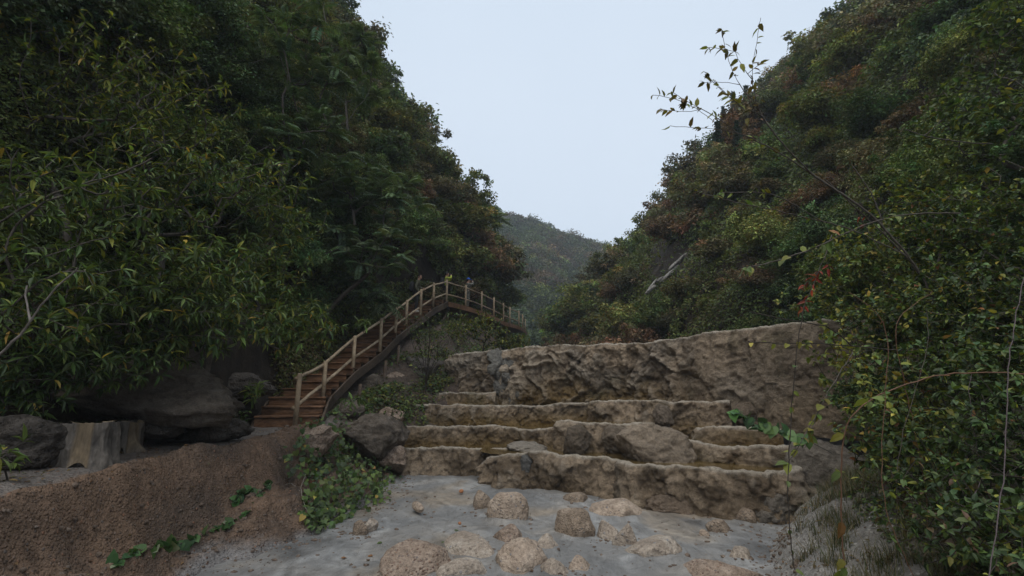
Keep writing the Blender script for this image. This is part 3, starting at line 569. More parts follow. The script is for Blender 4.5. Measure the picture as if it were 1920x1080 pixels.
# ------------------------------------------------------------------ two hollow stump stools
def make_stump_mat():
    m, t, b, o = new_mat('stump_wood'); co = obj_co(t); a = N(t, 'ShaderNodeAttribute', attribute_name='col')
    mp = N(t, 'ShaderNodeMapping'); mp.inputs['Scale'].default_value = (16, 16, 3); t.links.new(co, mp.inputs[0]); n = noise(t, mp.outputs[0], 2., 6, .65, .5); n2 = noise(t, co, 5, 4)
    c = mixc(t, 1., a.outputs[0], ramp(t, n.outputs[0], [(.3, .55), (.7, 1.4)]), 'MULTIPLY'); c = mixc(t, 1., c, ramp(t, n2.outputs[0], [(.3, .75), (.7, 1.2)]), 'MULTIPLY')
    t.links.new(c, b.inputs['Base Color']); b.inputs['Roughness'].default_value = .8; bump(t, b, [(n.outputs[0], 1.)], .012); return m
M_stump = make_stump_mat()
def stump(px, py, Y, r0, h, label, bare, arches, roots, seed):
    p = atz(px, py, 1.2); p.z = float(bank_z(np.array([p.x]), np.array([p.y]))[0]) - .03
    root = empty('tree_stump_stool', p, label, 'stump stool', 'hollow stump stools beside the path')
    nth, nz = 150, 44; th = np.arange(nth) / nth * 2 * math.pi; V = np.zeros((nth, nz + 3, 3)); C = np.zeros((nth, nz + 3, 3))
    bw = np.zeros(nth)
    for a0, a1 in bare: d = (th - a0) % (2 * math.pi); w = (a1 - a0) % (2 * math.pi); bw = np.maximum(bw, sstep(-.0, .07, d) * sstep(w, w - .07, d))
    zlo = np.zeros(nth)
    for a0, wd, hh in arches: d = np.abs((th - a0 + math.pi) % (2 * math.pi) - math.pi); zlo = np.maximum(zlo, hh * np.sqrt(np.clip(1 - (d / wd) ** 2, 0, 1)))
    fl = np.zeros(nth)
    for a0, wd, am in roots: d = np.abs((th - a0 + math.pi) % (2 * math.pi) - math.pi); fl += am * np.exp(-(d / wd) ** 2)
    top = h * (1 + .06 * np.sin(th + seed) + .04 * np.sin(2 * th + 2 * seed))
    for j in range(nz):
        s = j / (nz - 1); z = zlo + (top - zlo) * s; zr = z / h
        r = r0 * (1 + .28 * (1 - zr) ** 2.5 - .04 * zr + .05 * np.sin(3 * th + seed)) + fl * np.clip(1 - zr, 0, 1) ** 2.6
        Q = np.stack([np.cos(th) * r0, np.sin(th) * r0, z], 1)
        bkw = (1 - np.minimum(1, bw * sstep(-.3, .2, zr + .25 * np.sin(5 * th))))
        groove = ridged(Q * [11, 11, 3], 1.2, 3, seed); r = r + bkw * (.022 + .042 * groove) + .004 * fbm(Q, 12, 2, seed)
        V[:, j] = np.stack([np.cos(th) * r, np.sin(th) * r, z], 1)
        C[:, j] = np.array([.16, .118, .072]) * (1 - bkw[:, None]) + np.array([.075, .064, .053]) * (1 + .9 * groove[:, None]) * bkw[:, None]
    for j, (dr, dz) in enumerate([(-.02, .008), (-.045, -.005), (-.06, -.1)]):
        rr = np.linalg.norm(V[:, nz - 1, :2], axis=1) + dr; V[:, nz + j] = np.stack([np.cos(th) * rr, np.sin(th) * rr, top + dz], 1); C[:, nz + j] = (.30, .22, .13) if j < 2 else (.14, .10, .055)
    P0 = np.array(p)
    mk('stump_body', V.reshape(-1, 3) + P0, [grid_faces(nth, nz + 3, True)], M_stump, root, C.reshape(-1, 3))
    rr = np.linalg.norm(V[:, -1, :2], axis=1) + .004; rings = [np.stack([np.cos(th) * rr * k, np.sin(th) * rr * k, top * .0 + h - .085 - .03 * (1 - k)], 1) for k in (1, .7, .35, .02)]
    Vs = np.stack(rings, 1).reshape(-1, 3); ring = .8 + .3 * vnoise(np.stack([np.linalg.norm(Vs[:, :2], axis=1) * 60, 0 * Vs[:, 0], 0 * Vs[:, 0]], 1), 3)
    mk('seat', Vs + P0, [grid_faces(nth, 4, True)], M_stump, root, np.array([.15, .11, .06]) * ring[:, None])
    return root
PI = math.pi
stump(160, 872, 5.6, .225, .50, 'larger hollow tree stump stool with bark and a bare yellow front panel', [(-PI * .47, -PI * .25)], [(-PI * .36, .28, .085)], [(-PI * .75, .22, .16), (-PI * .1, .2, .05), (PI * .5, .3, .1)], 3)
stump(226, 848, 6.1, .17, .44, 'smaller hollow tree stump stool with pale bare roots beside the larger stump', [(-PI * .95, -PI * .62), (-PI * .22, PI * .1)], [(-PI * .62, .2, .12), (-PI * .3, .18, .11)], [(-PI * .78, .2, .05), (-PI * .45, .2, .05), (-.15, .2, .24), (PI * .5, .3, .08)], 5)
# ------------------------------------------------------------------ vegetation
M_leaf_far = leaf_mat('hill_leaves', True, .2, .6, spec=.2)
M_leaf = leaf_mat('leaves', False, .28, .42)
M_bark = plain_mat('twig_bark', (.05, .04, .032), .85, c2=(.11, .095, .08), sc=14, bd=.004)
M_bark_d = plain_mat('dark_bark', (.018, .014, .011), .85, c2=(.05, .04, .032), sc=14, bd=.004)
TEMPL = {
    'rhomb': (np.array([[0, 0, 0], [.45, .5, .06], [1, 0, -.12], [.45, -.5, .06]]), [np.array([[0, 1, 2, 3]])]),
    'lance': (np.array([[0, 0, 0], [.28, .42, .07], [.62, .36, .0], [1, 0, -.22], [.62, -.36, .0], [.28, -.42, .07], [.3, 0, 0], [.65, 0, -.07]]),
              [np.array([[6, 7, 2, 1], [6, 5, 4, 7]]), np.array([[0, 6, 1], [0, 5, 6], [7, 3, 2], [7, 4, 3]])]),
    'ovate': (np.array([[0, 0, 0], [.22, .47, .06], [.6, .42, .02], [1, 0, -.18], [.6, -.42, .02], [.22, -.47, .06], [.3, 0, 0], [.65, 0, -.05]]),
              [np.array([[6, 7, 2, 1], [6, 5, 4, 7]]), np.array([[0, 6, 1], [0, 5, 6], [7, 3, 2], [7, 4, 3]])]),
    'heart': (np.array([[0, 0, 0], [-.12, .3, .04], [.12, .52, .05], [.5, .42, .0], [1, 0, -.15], [.5, -.42, .0], [.12, -.52, .05], [-.12, -.3, .04], [.3, 0, -.02], [.65, 0, -.05]]),
              [np.array([[8, 9, 3, 2], [8, 6, 5, 9], [0, 8, 2, 1], [0, 7, 6, 8]]), np.array([[9, 4, 3], [9, 5, 4]])])}
def unit(rg, n): return nrm(rg.normal(size=(n, 3)))
def leafset(P, D, Nn, L, Wd, kind):
    """one leaf per row: base point, direction, upper side, length, width"""
    n = len(P); D = nrm(D); Sd = nrm(np.cross(Nn, D)); Nn = np.cross(D, Sd); T, F = TEMPL[kind]; k = len(T)
    L = np.broadcast_to(L, (n,)); Wd = np.broadcast_to(Wd, (n,))
    V = P[:, None] + T[None, :, :1] * (L[:, None, None] * D[:, None]) + T[None, :, 1:2] * (Wd[:, None, None] * Sd[:, None]) + T[None, :, 2:] * (L[:, None, None] * Nn[:, None])
    off = (np.arange(n) * k)[:, None, None]
    return V.reshape(-1, 3), [(f[None] + off).reshape(-1, f.shape[1]) for f in F], k
class Leaves:
    def __init__(s): s.v = []; s.f = {}; s.c = []; s.n = 0
    def add(s, P, D, Nn, L, Wd, kind, col):
        if len(P) == 0: return
        V, F, k = leafset(P, D, Nn, L, Wd, kind); s.v.append(V)
        for f in F: s.f.setdefault(f.shape[1], []).append(f + s.n)
        s.c.append(np.repeat(col, k, 0)); s.n += len(V)
    def build(s, name, mat, parent=None):
        return mk(name, np.concatenate(s.v), [np.concatenate(f) for f in s.f.values()], mat, parent, np.concatenate(s.c), False)
def palette(rg, n, cols, wts, jit=.22):
    c = np.array(cols)[rg.choice(len(cols), n, p=np.array(wts) / np.sum(wts))]
    return np.clip(c * np.exp(rg.normal(0, jit, (n, 1))) * (1 + rg.normal(0, .07, (n, 3))), .002, .8)
UP = np.array([0, 0, 1.])

# --- bushes that clothe the hills: a few crowns, copied
def crown_proto(name, seed, nclump, nleaf, L, flat=.8, tall=1.0, conic=False, aspect=.55):
    rg = np.random.default_rng(seed); lv = Leaves()
    if conic:
        t = rg.random(nclump) ** .8; C = np.stack([np.cos(a := rg.random(nclump) * 6.283) * .34 * (1 - t), np.sin(a) * .34 * (1 - t), -0.9 + t * 2.7], 1); rad = .2 * (1 - .6 * t)
    else:
        C = unit(rg, nclump) * (rg.random((nclump, 1)) ** .45) * [.82, .82, .82 * flat]; C[:, 2] = np.where(C[:, 2] < -.3, C[:, 2] * .4, C[:, 2]) * tall
        rad = rg.uniform(.16, .40, nclump); far_ = rg.random(nclump) < .28; C[far_] *= rg.uniform(1.1, 1.5, (far_.sum(), 1)); rad[far_] *= .6
    bright = np.exp(rg.normal(0, .34, nclump)); hue = rg.normal(0, .12, nclump)
    k = nleaf // nclump
    for i in range(nclump):
        o = unit(rg, k); P = C[i] + o * rad[i] * (rg.random((k, 1)) ** .5) * [1.1, 1.1, .7] * np.exp(rg.normal(0, .18, (k, 1)))
        Nn = nrm(.55 * o + .75 * UP + .55 * rg.normal(size=(k, 3))); D = nrm(np.cross(Nn, unit(rg, k)) + .25 * o - .15 * UP)
        c = np.ones((k, 3)) * bright[i] * np.exp(rg.normal(0, .34, (k, 1))); c[:, 0] *= 1 + hue[i] + rg.normal(0, .1, k); c[:, 1] *= 1 - .3 * hue[i]
        ll = L * rg.uniform(.7, 1.35, k); lv.add(P, D, Nn, ll, ll * aspect, 'rhomb', np.clip(c, .1, 3))
    o = lv.build(name, M_leaf_far); COL.objects.unlink(o); return o
PROTO = [crown_proto('hillside_bush', 500 + i, 52, 3400, .112, flat=f, tall=t) for i, (f, t) in enumerate([(.8, 1), (.65, .9), (.95, 1.25), (.75, 1.0), (.6, .8), (1.0, 1.1)])]
FINE = [crown_proto('hillside_bush', 520 + i, 70, 6500, .075, flat=f, tall=t) for i, (f, t) in enumerate([(.8, 1), (.65, .9), (.95, 1.2), (.8, .9)])]
CYP = crown_proto('cypress_tree', 540, 60, 2400, .12, conic=True)
GREEN, DEEP, OLIVE, RUST, YEL, BROWN = (.102, .138, .042), (.068, .104, .042), (.128, .140, .042), (.140, .092, .052), (.22, .21, .035), (.125, .112, .056)
def scatter_hill(G, NN, n, rmin, rmax, seed, classes, dist_lim, group, name='hillside_bush', skip=None):
    """bushes rooted on a hill, denser where the hill is near"""
    rg = np.random.default_rng(seed); A = G[:-1, :-1]; ar = np.linalg.norm(np.cross(G[1:, :-1] - A, G[:-1, 1:] - A), axis=-1)
    P0 = A.reshape(-1, 3); n0 = NN[:-1, :-1].reshape(-1, 3); d = np.linalg.norm(P0 - [0, 0, 2], axis=1); w = ar.ravel() / np.maximum(d, 7) ** 1.35
    px, py = proj(P0); vis = (px > -350) & (px < 2270) & (py > -300) & (py < 1150) & (P0[:, 1] > 2) & (d > dist_lim[0]) & (d < dist_lim[1]); facing = ((np.array([0, 0, 2]) - P0) * n0).sum(1) / d > -.15
    w = w * vis * facing * ~((np.abs(px - 1262) < 62) & (np.abs(py - 502) < 58) & (d < 62) & (P0[:, 0] > 0)); w /= w.sum(); kept = []; pos = np.zeros((0, 4)); tries = 0
    while len(kept) < n and tries < n * 30:
        tries += 1; i = rg.choice(len(P0), p=w) if tries % 400 == 1 or True else 0
        r = rg.uniform(rmin, rmax) * np.clip(d[i] / 40, .55, 1.25); p = P0[i] + rg.normal(0, .3, 3)
        if skip is not None and skip(p, r): continue
        if len(pos) and (np.linalg.norm(pos[:, :3] - p, axis=1) < .62 * (pos[:, 3] + r)).any(): continue
        pos = np.vstack([pos, [*p, r]]); kept.append((p, r, n0[i], d[i]))
    for p, r, nn, dd in kept: ALLB.append((r / dd, p, r, nn, dd, rg.integers(1 << 30), classes, group, seed))
ALLB = []
def plant_bushes(limit):
    ALLB.sort(key=lambda t: -t[0]); rest_v = []; rest_c = []; rest_f = []; nv = 0
    for n_, (_, p, r, nn, dd, sd_, classes, group, seed) in enumerate(ALLB):
        rg = np.random.default_rng(sd_); name = 'hillside_bush'
        src = (FINE if dd < 24 else PROTO)[rg.integers(4 if dd < 24 else 6)]; o = src.copy(); COL.objects.link(o); o.name = name
        k = vnoise(np.array([p]) * .09, seed)[0] * .9 + rg.normal(0, .35); ci = int(np.clip((k * .5 + .5) * len(classes), 0, len(classes) - 1)); c, lab = classes[ci] if dd > 19 or ci < 2 else classes[ci % 2]
        o.location = p + nn * r * .35 + UP * r * .25; o.scale = (r * rg.uniform(.9, 1.2), r * rg.uniform(.9, 1.2), r * rg.uniform(.8, 1.15)); o.rotation_euler = (rg.normal(0, .15), rg.normal(0, .15), rg.uniform(0, 6.28))
        f = math.exp(rg.normal(0, .22)); o.color = (c[0] * f, c[1] * f, c[2] * f, 1); 
        if n_ < limit: tag(o, lab, 'bush', group); continue
        me = src.data; k = len(me.vertices); co = np.empty(k * 3, np.float32); me.vertices.foreach_get('co', co); cc = np.empty(k * 4, np.float32); me.color_attributes['col'].data.foreach_get('color', cc)
        Mx = np.array(Matrix.LocRotScale(o.location, o.rotation_euler, o.scale)); rest_v.append(co.reshape(-1, 3) @ Mx[:3, :3].T + Mx[:3, 3]); rest_c.append(cc.reshape(-1, 4)[:, :3] * np.array(o.color)[:3]); rest_f.append(np.arange(k).reshape(-1, 4) + nv); nv += k
        bpy.data.objects.remove(o)
    if rest_v: tag(mk('distant_bushes', np.concatenate(rest_v), [np.concatenate(rest_f)], M_leaf, None, np.concatenate(rest_c), False), kind='stuff')
def undergrowth(name, G, NN, n, seed, cols, wts, Lk=.0062, lim=(3, 400), hmax=.9):
    rg = np.random.default_rng(seed); A = G[:-1, :-1]; E1 = G[1:, :-1] - A; E2 = G[:-1, 1:] - A; ar = np.linalg.norm(np.cross(E1, E2), axis=-1).ravel()
    P0 = A.reshape(-1, 3); E1 = E1.reshape(-1, 3); E2 = E2.reshape(-1, 3); n0 = NN[:-1, :-1].reshape(-1, 3); d = np.linalg.norm(P0 - [0, 0, 2], axis=1)
    px, py = proj(P0); vis = (px > -250) & (px < 2170) & (py > -250) & (py < 1150) & (P0[:, 1] > 2) & (d > lim[0]) & (d < lim[1]) & ~((P0[:, 2] < 3.2) & (P0[:, 1] < 12.5) & (P0[:, 0] < 0)); facing = np.clip(((np.array([0, 0, 2]) - P0) * n0).sum(1) / d + .25, 0.0, 1)
    w = ar / np.maximum(d, 5) ** 2 * vis * facing * np.where((np.abs(px - 1262) < 40) & (np.abs(py - 502) < 38) & (P0[:, 0] > 0), .12, 1); w /= w.sum(); i = rg.choice(len(P0), n, p=w); dd = d[i]
    P = P0[i] + E1[i] * rg.random((n, 1)) + E2[i] * rg.random((n, 1)); h = hmax * np.clip(dd / 30, .35, 1.4) * (.5 + .5 * fbm(P, .55, 3, seed)) * rg.random(n) ** .5
    P = P + n0[i] * h[:, None] + UP * (.4 * h)[:, None]
    Nn = nrm(.5 * n0[i] + .6 * UP + .6 * rg.normal(size=(n, 3))); D = nrm(np.cross(Nn, unit(rg, n)) - .15 * UP); L = Lk * np.maximum(dd, 6) * rg.uniform(.7, 1.4, n)
    k = (vnoise(P * .35, seed + 1) * .6 + rg.normal(0, .35, n)) * .5 + .5; order = np.cumsum(np.array(wts) / np.sum(wts)); ci = np.searchsorted(order, np.clip(k, 0, .999)); c = np.array(cols)[np.clip(ci, 0, len(cols) - 1)]
    c = .9 * c * np.exp(.5 * fbm(P, .8, 3, seed + 2) + rg.normal(0, .25, n))[:, None]
    lv = Leaves(); lv.add(P, D, Nn, L, L * .55, 'rhomb', np.clip(c, .003, .5)); o = lv.build(name, M_leaf); return tag(o, kind='stuff')
SY, SX, SZ = [9, 11, 14.6, 17.9, 20.4, 23.8, 25.2, 28.5, 32, 36.5, 39, 41], [-4.7, -4.75, -4.74, -4.33, -3.9, -3.28, -2.45, -1.08, -.14, .81, 1.08, 1.2], [1.2, 1.24, 2.55, 4.0, 5.05, 6.4, 6.4, 6.4, 6.4, 6.6, 6.7, 6.7]     # line of the stairway
undergrowth('hillside_undergrowth', LEFT, NL, 150000, 601, [DEEP, GREEN, OLIVE, BROWN, RUST], [3, 4, 2, 1.5, 1], lim=(5, 90))
undergrowth('hillside_undergrowth', RIGHT, NR, 130000, 602, [DEEP, GREEN, OLIVE, BROWN, RUST], [3.5, 4, 2, 1.5, 1], lim=(8, 130))
scatter_hill(LEFT, NL, 210, 1.2, 2.4, 611, [(DEEP, 'deep green bush on the steep left slope above the wooden stairs'), (GREEN, 'green leafy bush on the steep left slope above the wooden stairs'), (OLIVE, 'olive tinted bush on the steep left slope above the wooden stairs'), (BROWN, 'brownish autumn bush on the steep left slope above the wooden stairs'), (RUST, 'rusty red bush on the steep left slope above the wooden stairs')], (12, 90), 'bushes on the left slope',
             skip=lambda p, r: (p[2] < 3.2 and p[1] < 13) or (9.5 < p[1] < 41 and p[2] - r < np.interp(p[1], SY, SZ) + 2.1 and p[0] + r > np.interp(p[1], SY, SX) - 1.3))
scatter_hill(RIGHT, NR, 270, 1.2, 2.3, 612, [(DEEP, 'deep green bush on the right slope beyond the dam'), (GREEN, 'green leafy bush on the right slope beyond the dam'), (OLIVE, 'olive tinted bush on the right slope beyond the dam'), (BROWN, 'brownish autumn bush on the right slope beyond the dam'), (RUST, 'rusty red bush on the right slope beyond the dam'), (OLIVE, 'olive tinted bush on the right slope beyond the dam'), (GREEN, 'green leafy bush on the right slope beyond the dam')], (11, 110), 'bushes on the right slope')
plant_bushes(290)
def slope_at(G, px, py):
    P = G.reshape(-1, 3); qx, qy = proj(P); dd = np.linalg.norm(P - [0, 0, 2], axis=1); k = (qx - px) ** 2 + (qy - py) ** 2; near = np.where(k < 22 ** 2)[0]; near = near if len(near) else [int(np.argmin(k))]
    return at(px, py, P[min(near, key=lambda i: dd[i]), 1])
# cypresses on the right slope
for px, py, Y, h in [(1378, 238, 57, 3.4), (1402, 225, 57, 3.2), (1358, 250, 58, 2.2), (1350, 318, 56, 3.6), (1384, 312, 55, 2.8)]:
    o = CYP.copy(); COL.objects.link(o); o.name = 'cypress_tree'; p = slope_at(RIGHT, px, py); s = h * p.y / 57 / 2.0; o.location = p + Vector((-.5, -1.3, 1.0)); o.scale = (s * 1.2, s * 1.2, s); o.rotation_euler[2] = px; o.color = (.03, .05, .035, 1)
    tag(o, 'dark narrow cypress standing on the crest of the right slope', 'tree', 'cypresses on the right slope')
# woods of the far hill: one mass
rg = np.random.default_rng(700); lv = Leaves(); cnt = 0
X = rg.uniform(-40, 80, 3600); Y = 75 + 115 * rg.random(3600) ** .8; Z = far_z(X, Y); px, py = proj(np.stack([X, Y, Z], 1)); ok = (px > 780) & (px < 1330) & (py < 760); X, Y, Z = X[ok], Y[ok], Z[ok]
for x, y, z in zip(X, Y, Z):
    r = rg.uniform(1.3, 3.2) * (1.4 if rg.random() < .12 else 1); k = 150; o = unit(rg, k); o[:, 2] = np.abs(o[:, 2]) * .95 - .15
    P = np.array([x, y, z + r * .5]) + o * r * rg.uniform(.55, 1.05, (k, 1)); Nn = nrm(.6 * o + .5 * UP + .5 * rg.normal(size=(k, 3))); D = np.cross(Nn, unit(rg, k))
    bb = rg.normal(0, .45)
    t = vnoise(np.array([[x, y, z]]) * .06, 9)[0] + rg.normal(0, .3); base = np.array(DEEP if t < -.45 else GREEN if t < -.0 else OLIVE if t < .12 else BROWN if t < .3 else RUST)
    if abs(x - 12) < 6 and y < 100 and rg.random() < .25: base = np.array(YEL)
    c = .62 * base * np.exp(bb) * np.exp(rg.normal(0, .25, (k, 1))); L = rg.uniform(.5, .95, k); lv.add(P, D, Nn, L, L * .6, 'rhomb', c)
tag(lv.build('far_woods', M_leaf), 'far wooded hillside closing the valley, fading blue', 'woods', kind='stuff')

# --- real branching for the near trees and shrubs
class Skel:
    def __init__(s, p): s.P = [np.asarray(p, float)]; s.par = [-1]; s.tips = []
    def path(s, frm, target, rg, step, bend=.25, droop=0):
        a = s.P[frm]; b = np.asarray(target, float); d = b - a; L = np.linalg.norm(d)
        if L < 1e-3: return frm
        n = max(1, int(L / step)); prev = s.P[s.par[frm]] if s.par[frm] >= 0 else a - UP; t0 = nrm(a - prev) * L * .45
        off = rg.normal(0, bend * .25, 3) * L; i = frm
        for k in range(1, n + 1):
            t = k / n; c1 = a + t0; c2 = b - d * .3 + off + UP * droop * L * .4
            q = (1 - t) ** 3 * a + 3 * (1 - t) ** 2 * t * c1 + 3 * (1 - t) * t * t * c2 + t ** 3 * b
            s.P.append(q); s.par.append(i); i = len(s.P) - 1
        return i
    def grow(s, targets, rg, step=.18, bend=.25, droop=0, back=.35):
        base = s.P[0]; T = np.asarray(targets); T = T[np.argsort(np.linalg.norm(T - base, axis=1) + rg.normal(0, .15, len(T)))]
        for t in T:
            A = np.array(s.P); d = np.linalg.norm(A - t, axis=1); c = d + back * np.maximum(0, np.linalg.norm(A - base, axis=1) - np.linalg.norm(t - base) * .8) * 1.2
            i = int(np.argmin(c)); s.tips.append(s.path(i, t, rg, step, bend, droop))
    def mesh(s, name, mat, parent, r0, rtip, k=5, pw=.5):
        n = len(s.P); P = np.array(s.P); par = np.array(s.par); wt = np.zeros(n); child = np.zeros(n, int)
        for i in range(1, n): child[par[i]] += 1
        for i in range(n - 1, -1, -1):
            if child[i] == 0: wt[i] += 1
            if par[i] >= 0: wt[par[i]] += wt[i]
        r = np.maximum(rtip, r0 * (wt / wt[0]) ** pw); s.r = r
        pp = np.where(par < 0, 0, par); d = P - P[pp]; d[0] = P[1] - P[0] if n > 1 else UP; d = nrm(d); ref = np.where(np.abs(d[:, 2:3]) < .9, UP, np.array([1., 0, 0])); u = nrm(np.cross(d, ref)); w = np.cross(d, u); a = np.arange(k) / k * 2 * PI
        ring = np.cos(a)[None, :, None] * u[:, None] + np.sin(a)[None, :, None] * w[:, None]
        e = np.arange(1, n); rb = np.minimum(r[pp[e]], r[e] * 1.5)
        V = np.stack([P[pp[e]][:, None] + ring[e] * rb[:, None, None], P[e][:, None] + ring[e] * r[e][:, None, None]], 1).reshape(-1, 3)
        j = np.arange(k); o0 = (np.arange(n - 1) * 2 * k)[:, None]; F = np.stack([o0 + j, o0 + (j + 1) % k, o0 + k + (j + 1) % k, o0 + k + j], -1).reshape(-1, 4)
        return mk(name, V, [F], mat, parent)
def ell(rg, c, r, n, shell=.5):
    return np.asarray(c) + unit(rg, n) * rg.random((n, 1)) ** shell * np.asarray(r)
def whorl_leaves(sk, rg, lv, per, L, ratio, kind, cols, wts, spread=.9, droop=.35, along=2, jit=.32):
    P = np.array(sk.P); par = np.array(sk.par); base = []; dirs = []
    for t in sk.tips:
        i = t
        for a in range(along + 1):
            if i <= 0 or par[i] < 0: break
            n = per if a == 0 else max(1, per // 3); d = nrm(P[i] - P[par[i]])
            for _ in range(n): base.append(P[i] if a == 0 else P[i] + (P[par[i]] - P[i]) * rg.random()); dirs.append(d)
            i = par[i]
    B_ = np.array(base); D = np.array(dirs); n = len(B_); o = unit(rg, n); o = nrm(o - D * (o * D).sum(1, keepdims=True))
    d = nrm(D * rg.uniform(.1, .8, (n, 1)) + o * spread - UP * rg.uniform(0, 2 * droop, (n, 1))); Nn = nrm(UP * .9 + D * .3 + .35 * rg.normal(size=(n, 3)) + o * .2)
    ll = L * rg.uniform(.4, 1.3, n); lv.add(B_, d, Nn, ll, ll * ratio * rg.uniform(.85, 1.15, n), kind, palette(rg, n, cols, wts, jit))
LG, MG, YG, DG, YL, BL = (.12, .168, .046), (.086, .128, .042), (.18, .188, .036), (.055, .088, .035), (.36, .27, .06), (.19, .10, .045)
def shrub(name, label, cat, base, blobs, seed, leaf=('lance', .14, .28), per=8, cols=(MG, LG, YG, DG, YL), wts=(5, 3, 2, 3, .22), r0=.03, rtip=.0035, step=.16, bark=None, droop=.3, group=None, trunk=None, along=2, part='foliage', shell=.5, bend=.3, stems=0):
    rg = np.random.default_rng(seed); root = empty(name, base, label, cat, group); sk = Skel(base)
    T = np.concatenate([ell(rg, c, r, n, shell) for c, r, n in blobs])
    if trunk is not None:
        i = 0
        for q in trunk: i = sk.path(i, q, rg, step, .08)
    for s_ in range(stems):
        sk.path(0, T[rg.integers(len(T))], rg, step, .2)
    sk.grow(T, rg, step, bend, 0)
    sk.mesh('stems' if stems else 'trunk', bark or M_bark, root, r0, rtip)
    lv = Leaves(); whorl_leaves(sk, rg, lv, per, leaf[1], leaf[2], leaf[0], cols, wts, droop=droop, along=along); lv.build(part, M_leaf, root)
    return root
# left foreground: small trees with long drooping leaves
def B3(px, py, Y, r, n): c = at(px, py, Y); return (np.array(c), r, n)
def gb(px, py, Y):
    p = at(px, py, Y); return Vector((p.x, p.y, float(bank_z(np.array([p.x]), np.array([p.y]))[0])))
shrub('leafy_tree', 'yellow green tree with long leaves filling the upper left corner', 'tree', (-7.3, 7.4, 2.0), [B3(90, 150, 7.0, (1.9, 1.2, 1.3), 230), B3(300, 180, 7.4, (1.3, 1.1, .9), 110)], 801, per=7, cols=(MG, LG, YG, DG, YL), wts=(3, 3, 5, 2, .3), r0=.06, trunk=[(-7.0, 7.3, 3.8)])
shrub('leafy_tree', 'spreading tree with long drooping leaves in the middle of the left thicket', 'tree', (-6.4, 8.0, 2.2), [B3(300, 330, 7.2, (1.5, 1.1, 1.0), 190), B3(480, 330, 7.8, (1.1, 1.0, .8), 90)], 802, r0=.055, trunk=[(-6.0, 7.9, 3.6)], wts=(5, 3, 3, 3, .3))
shrub('leafy_tree', 'tree with crossing bare grey branches at the left edge, leaves in tufts', 'tree', (-6.3, 5.0, 1.6), [B3(110, 400, 5.6, (1.3, 1.0, .8), 150), B3(70, 560, 5.2, (1.0, .8, .6), 90)], 803, leaf=('lance', .155, .27), per=9, r0=.05, trunk=[(-6.0, 5.1, 2.6)], wts=(5, 3, 1, 3, .25))
shrub('leafy_tree', 'low tree whose leafy boughs hang over the rock ledge and the stumps', 'tree', (-6.7, 7.0, 1.9), [B3(330, 520, 6.6, (1.2, 1.0, .65), 150), B3(200, 560, 6.2, (1.0, .8, .6), 100), B3(420, 600, 7.0, (.9, .7, .5), 90), B3(300, 640, 6.8, (.9, .6, .35), 70)], 804, leaf=('lance', .155, .27), per=9, r0=.045, trunk=[(-6.3, 6.9, 2.9)], wts=(5, 3, 1.2, 3, .25))
shrub('leafy_tree', 'slender tree with hanging leaf tufts beside the foot of the stairs', 'tree', (-5.8, 9.3, 1.6), [B3(480, 500, 8.2, (1.0, .9, .75), 130), B3(560, 610, 8.6, (.8, .7, .5), 90), B3(540, 400, 8.4, (.7, .7, .6), 60)], 805, leaf=('lance', .155, .27), per=9, r0=.045, trunk=[(-5.6, 9.1, 3.2)], wts=(5, 3, 2, 3, .35))
shrub('leafy_shrub', 'dark shrub drooping over the mossy rock at the lower left edge', 'shrub', (-6.2, 5.9, 1.8), [B3(70, 660, 5.6, (.9, .7, .45), 110), B3(200, 680, 6.2, (.8, .6, .35), 90), B3(40, 730, 5.6, (.6, .5, .35), 50)], 806, cols=(MG, DG, LG, YL), wts=(4, 5, 2, .15), r0=.03)
for px, py, Y, sc_, lab, sd_ in [(478, 735, 8.8, .3, 'bright green sprig of long leaves beside the lowest stair treads', 811), (665, 750, 10.6, .26, 'drooping leafy sprig growing under the stair stringer', 812), (350, 765, 7.7, .28, 'tuft of broad leaves hanging under the rock ledge', 813), (5, 850, 4.6, .25, 'leafy sprig at the left photo edge in front of the path boulder', 814), (680, 605, 12.5, .25, 'sprig of long leaves poking over the stair handrail', 815)]:
    c = at(px, py, Y); shrub('leafy_sprig', lab, 'plant', (c.x, c.y + .1, c.z - sc_), [(np.array(c), (sc_, sc_ * .8, sc_ * .6), 9)], sd_, leaf=('lance', .17, .27), per=6, r0=.008, rtip=.003, step=.08, wts=(4, 5, 1, 1, .1), droop=.35, along=1)

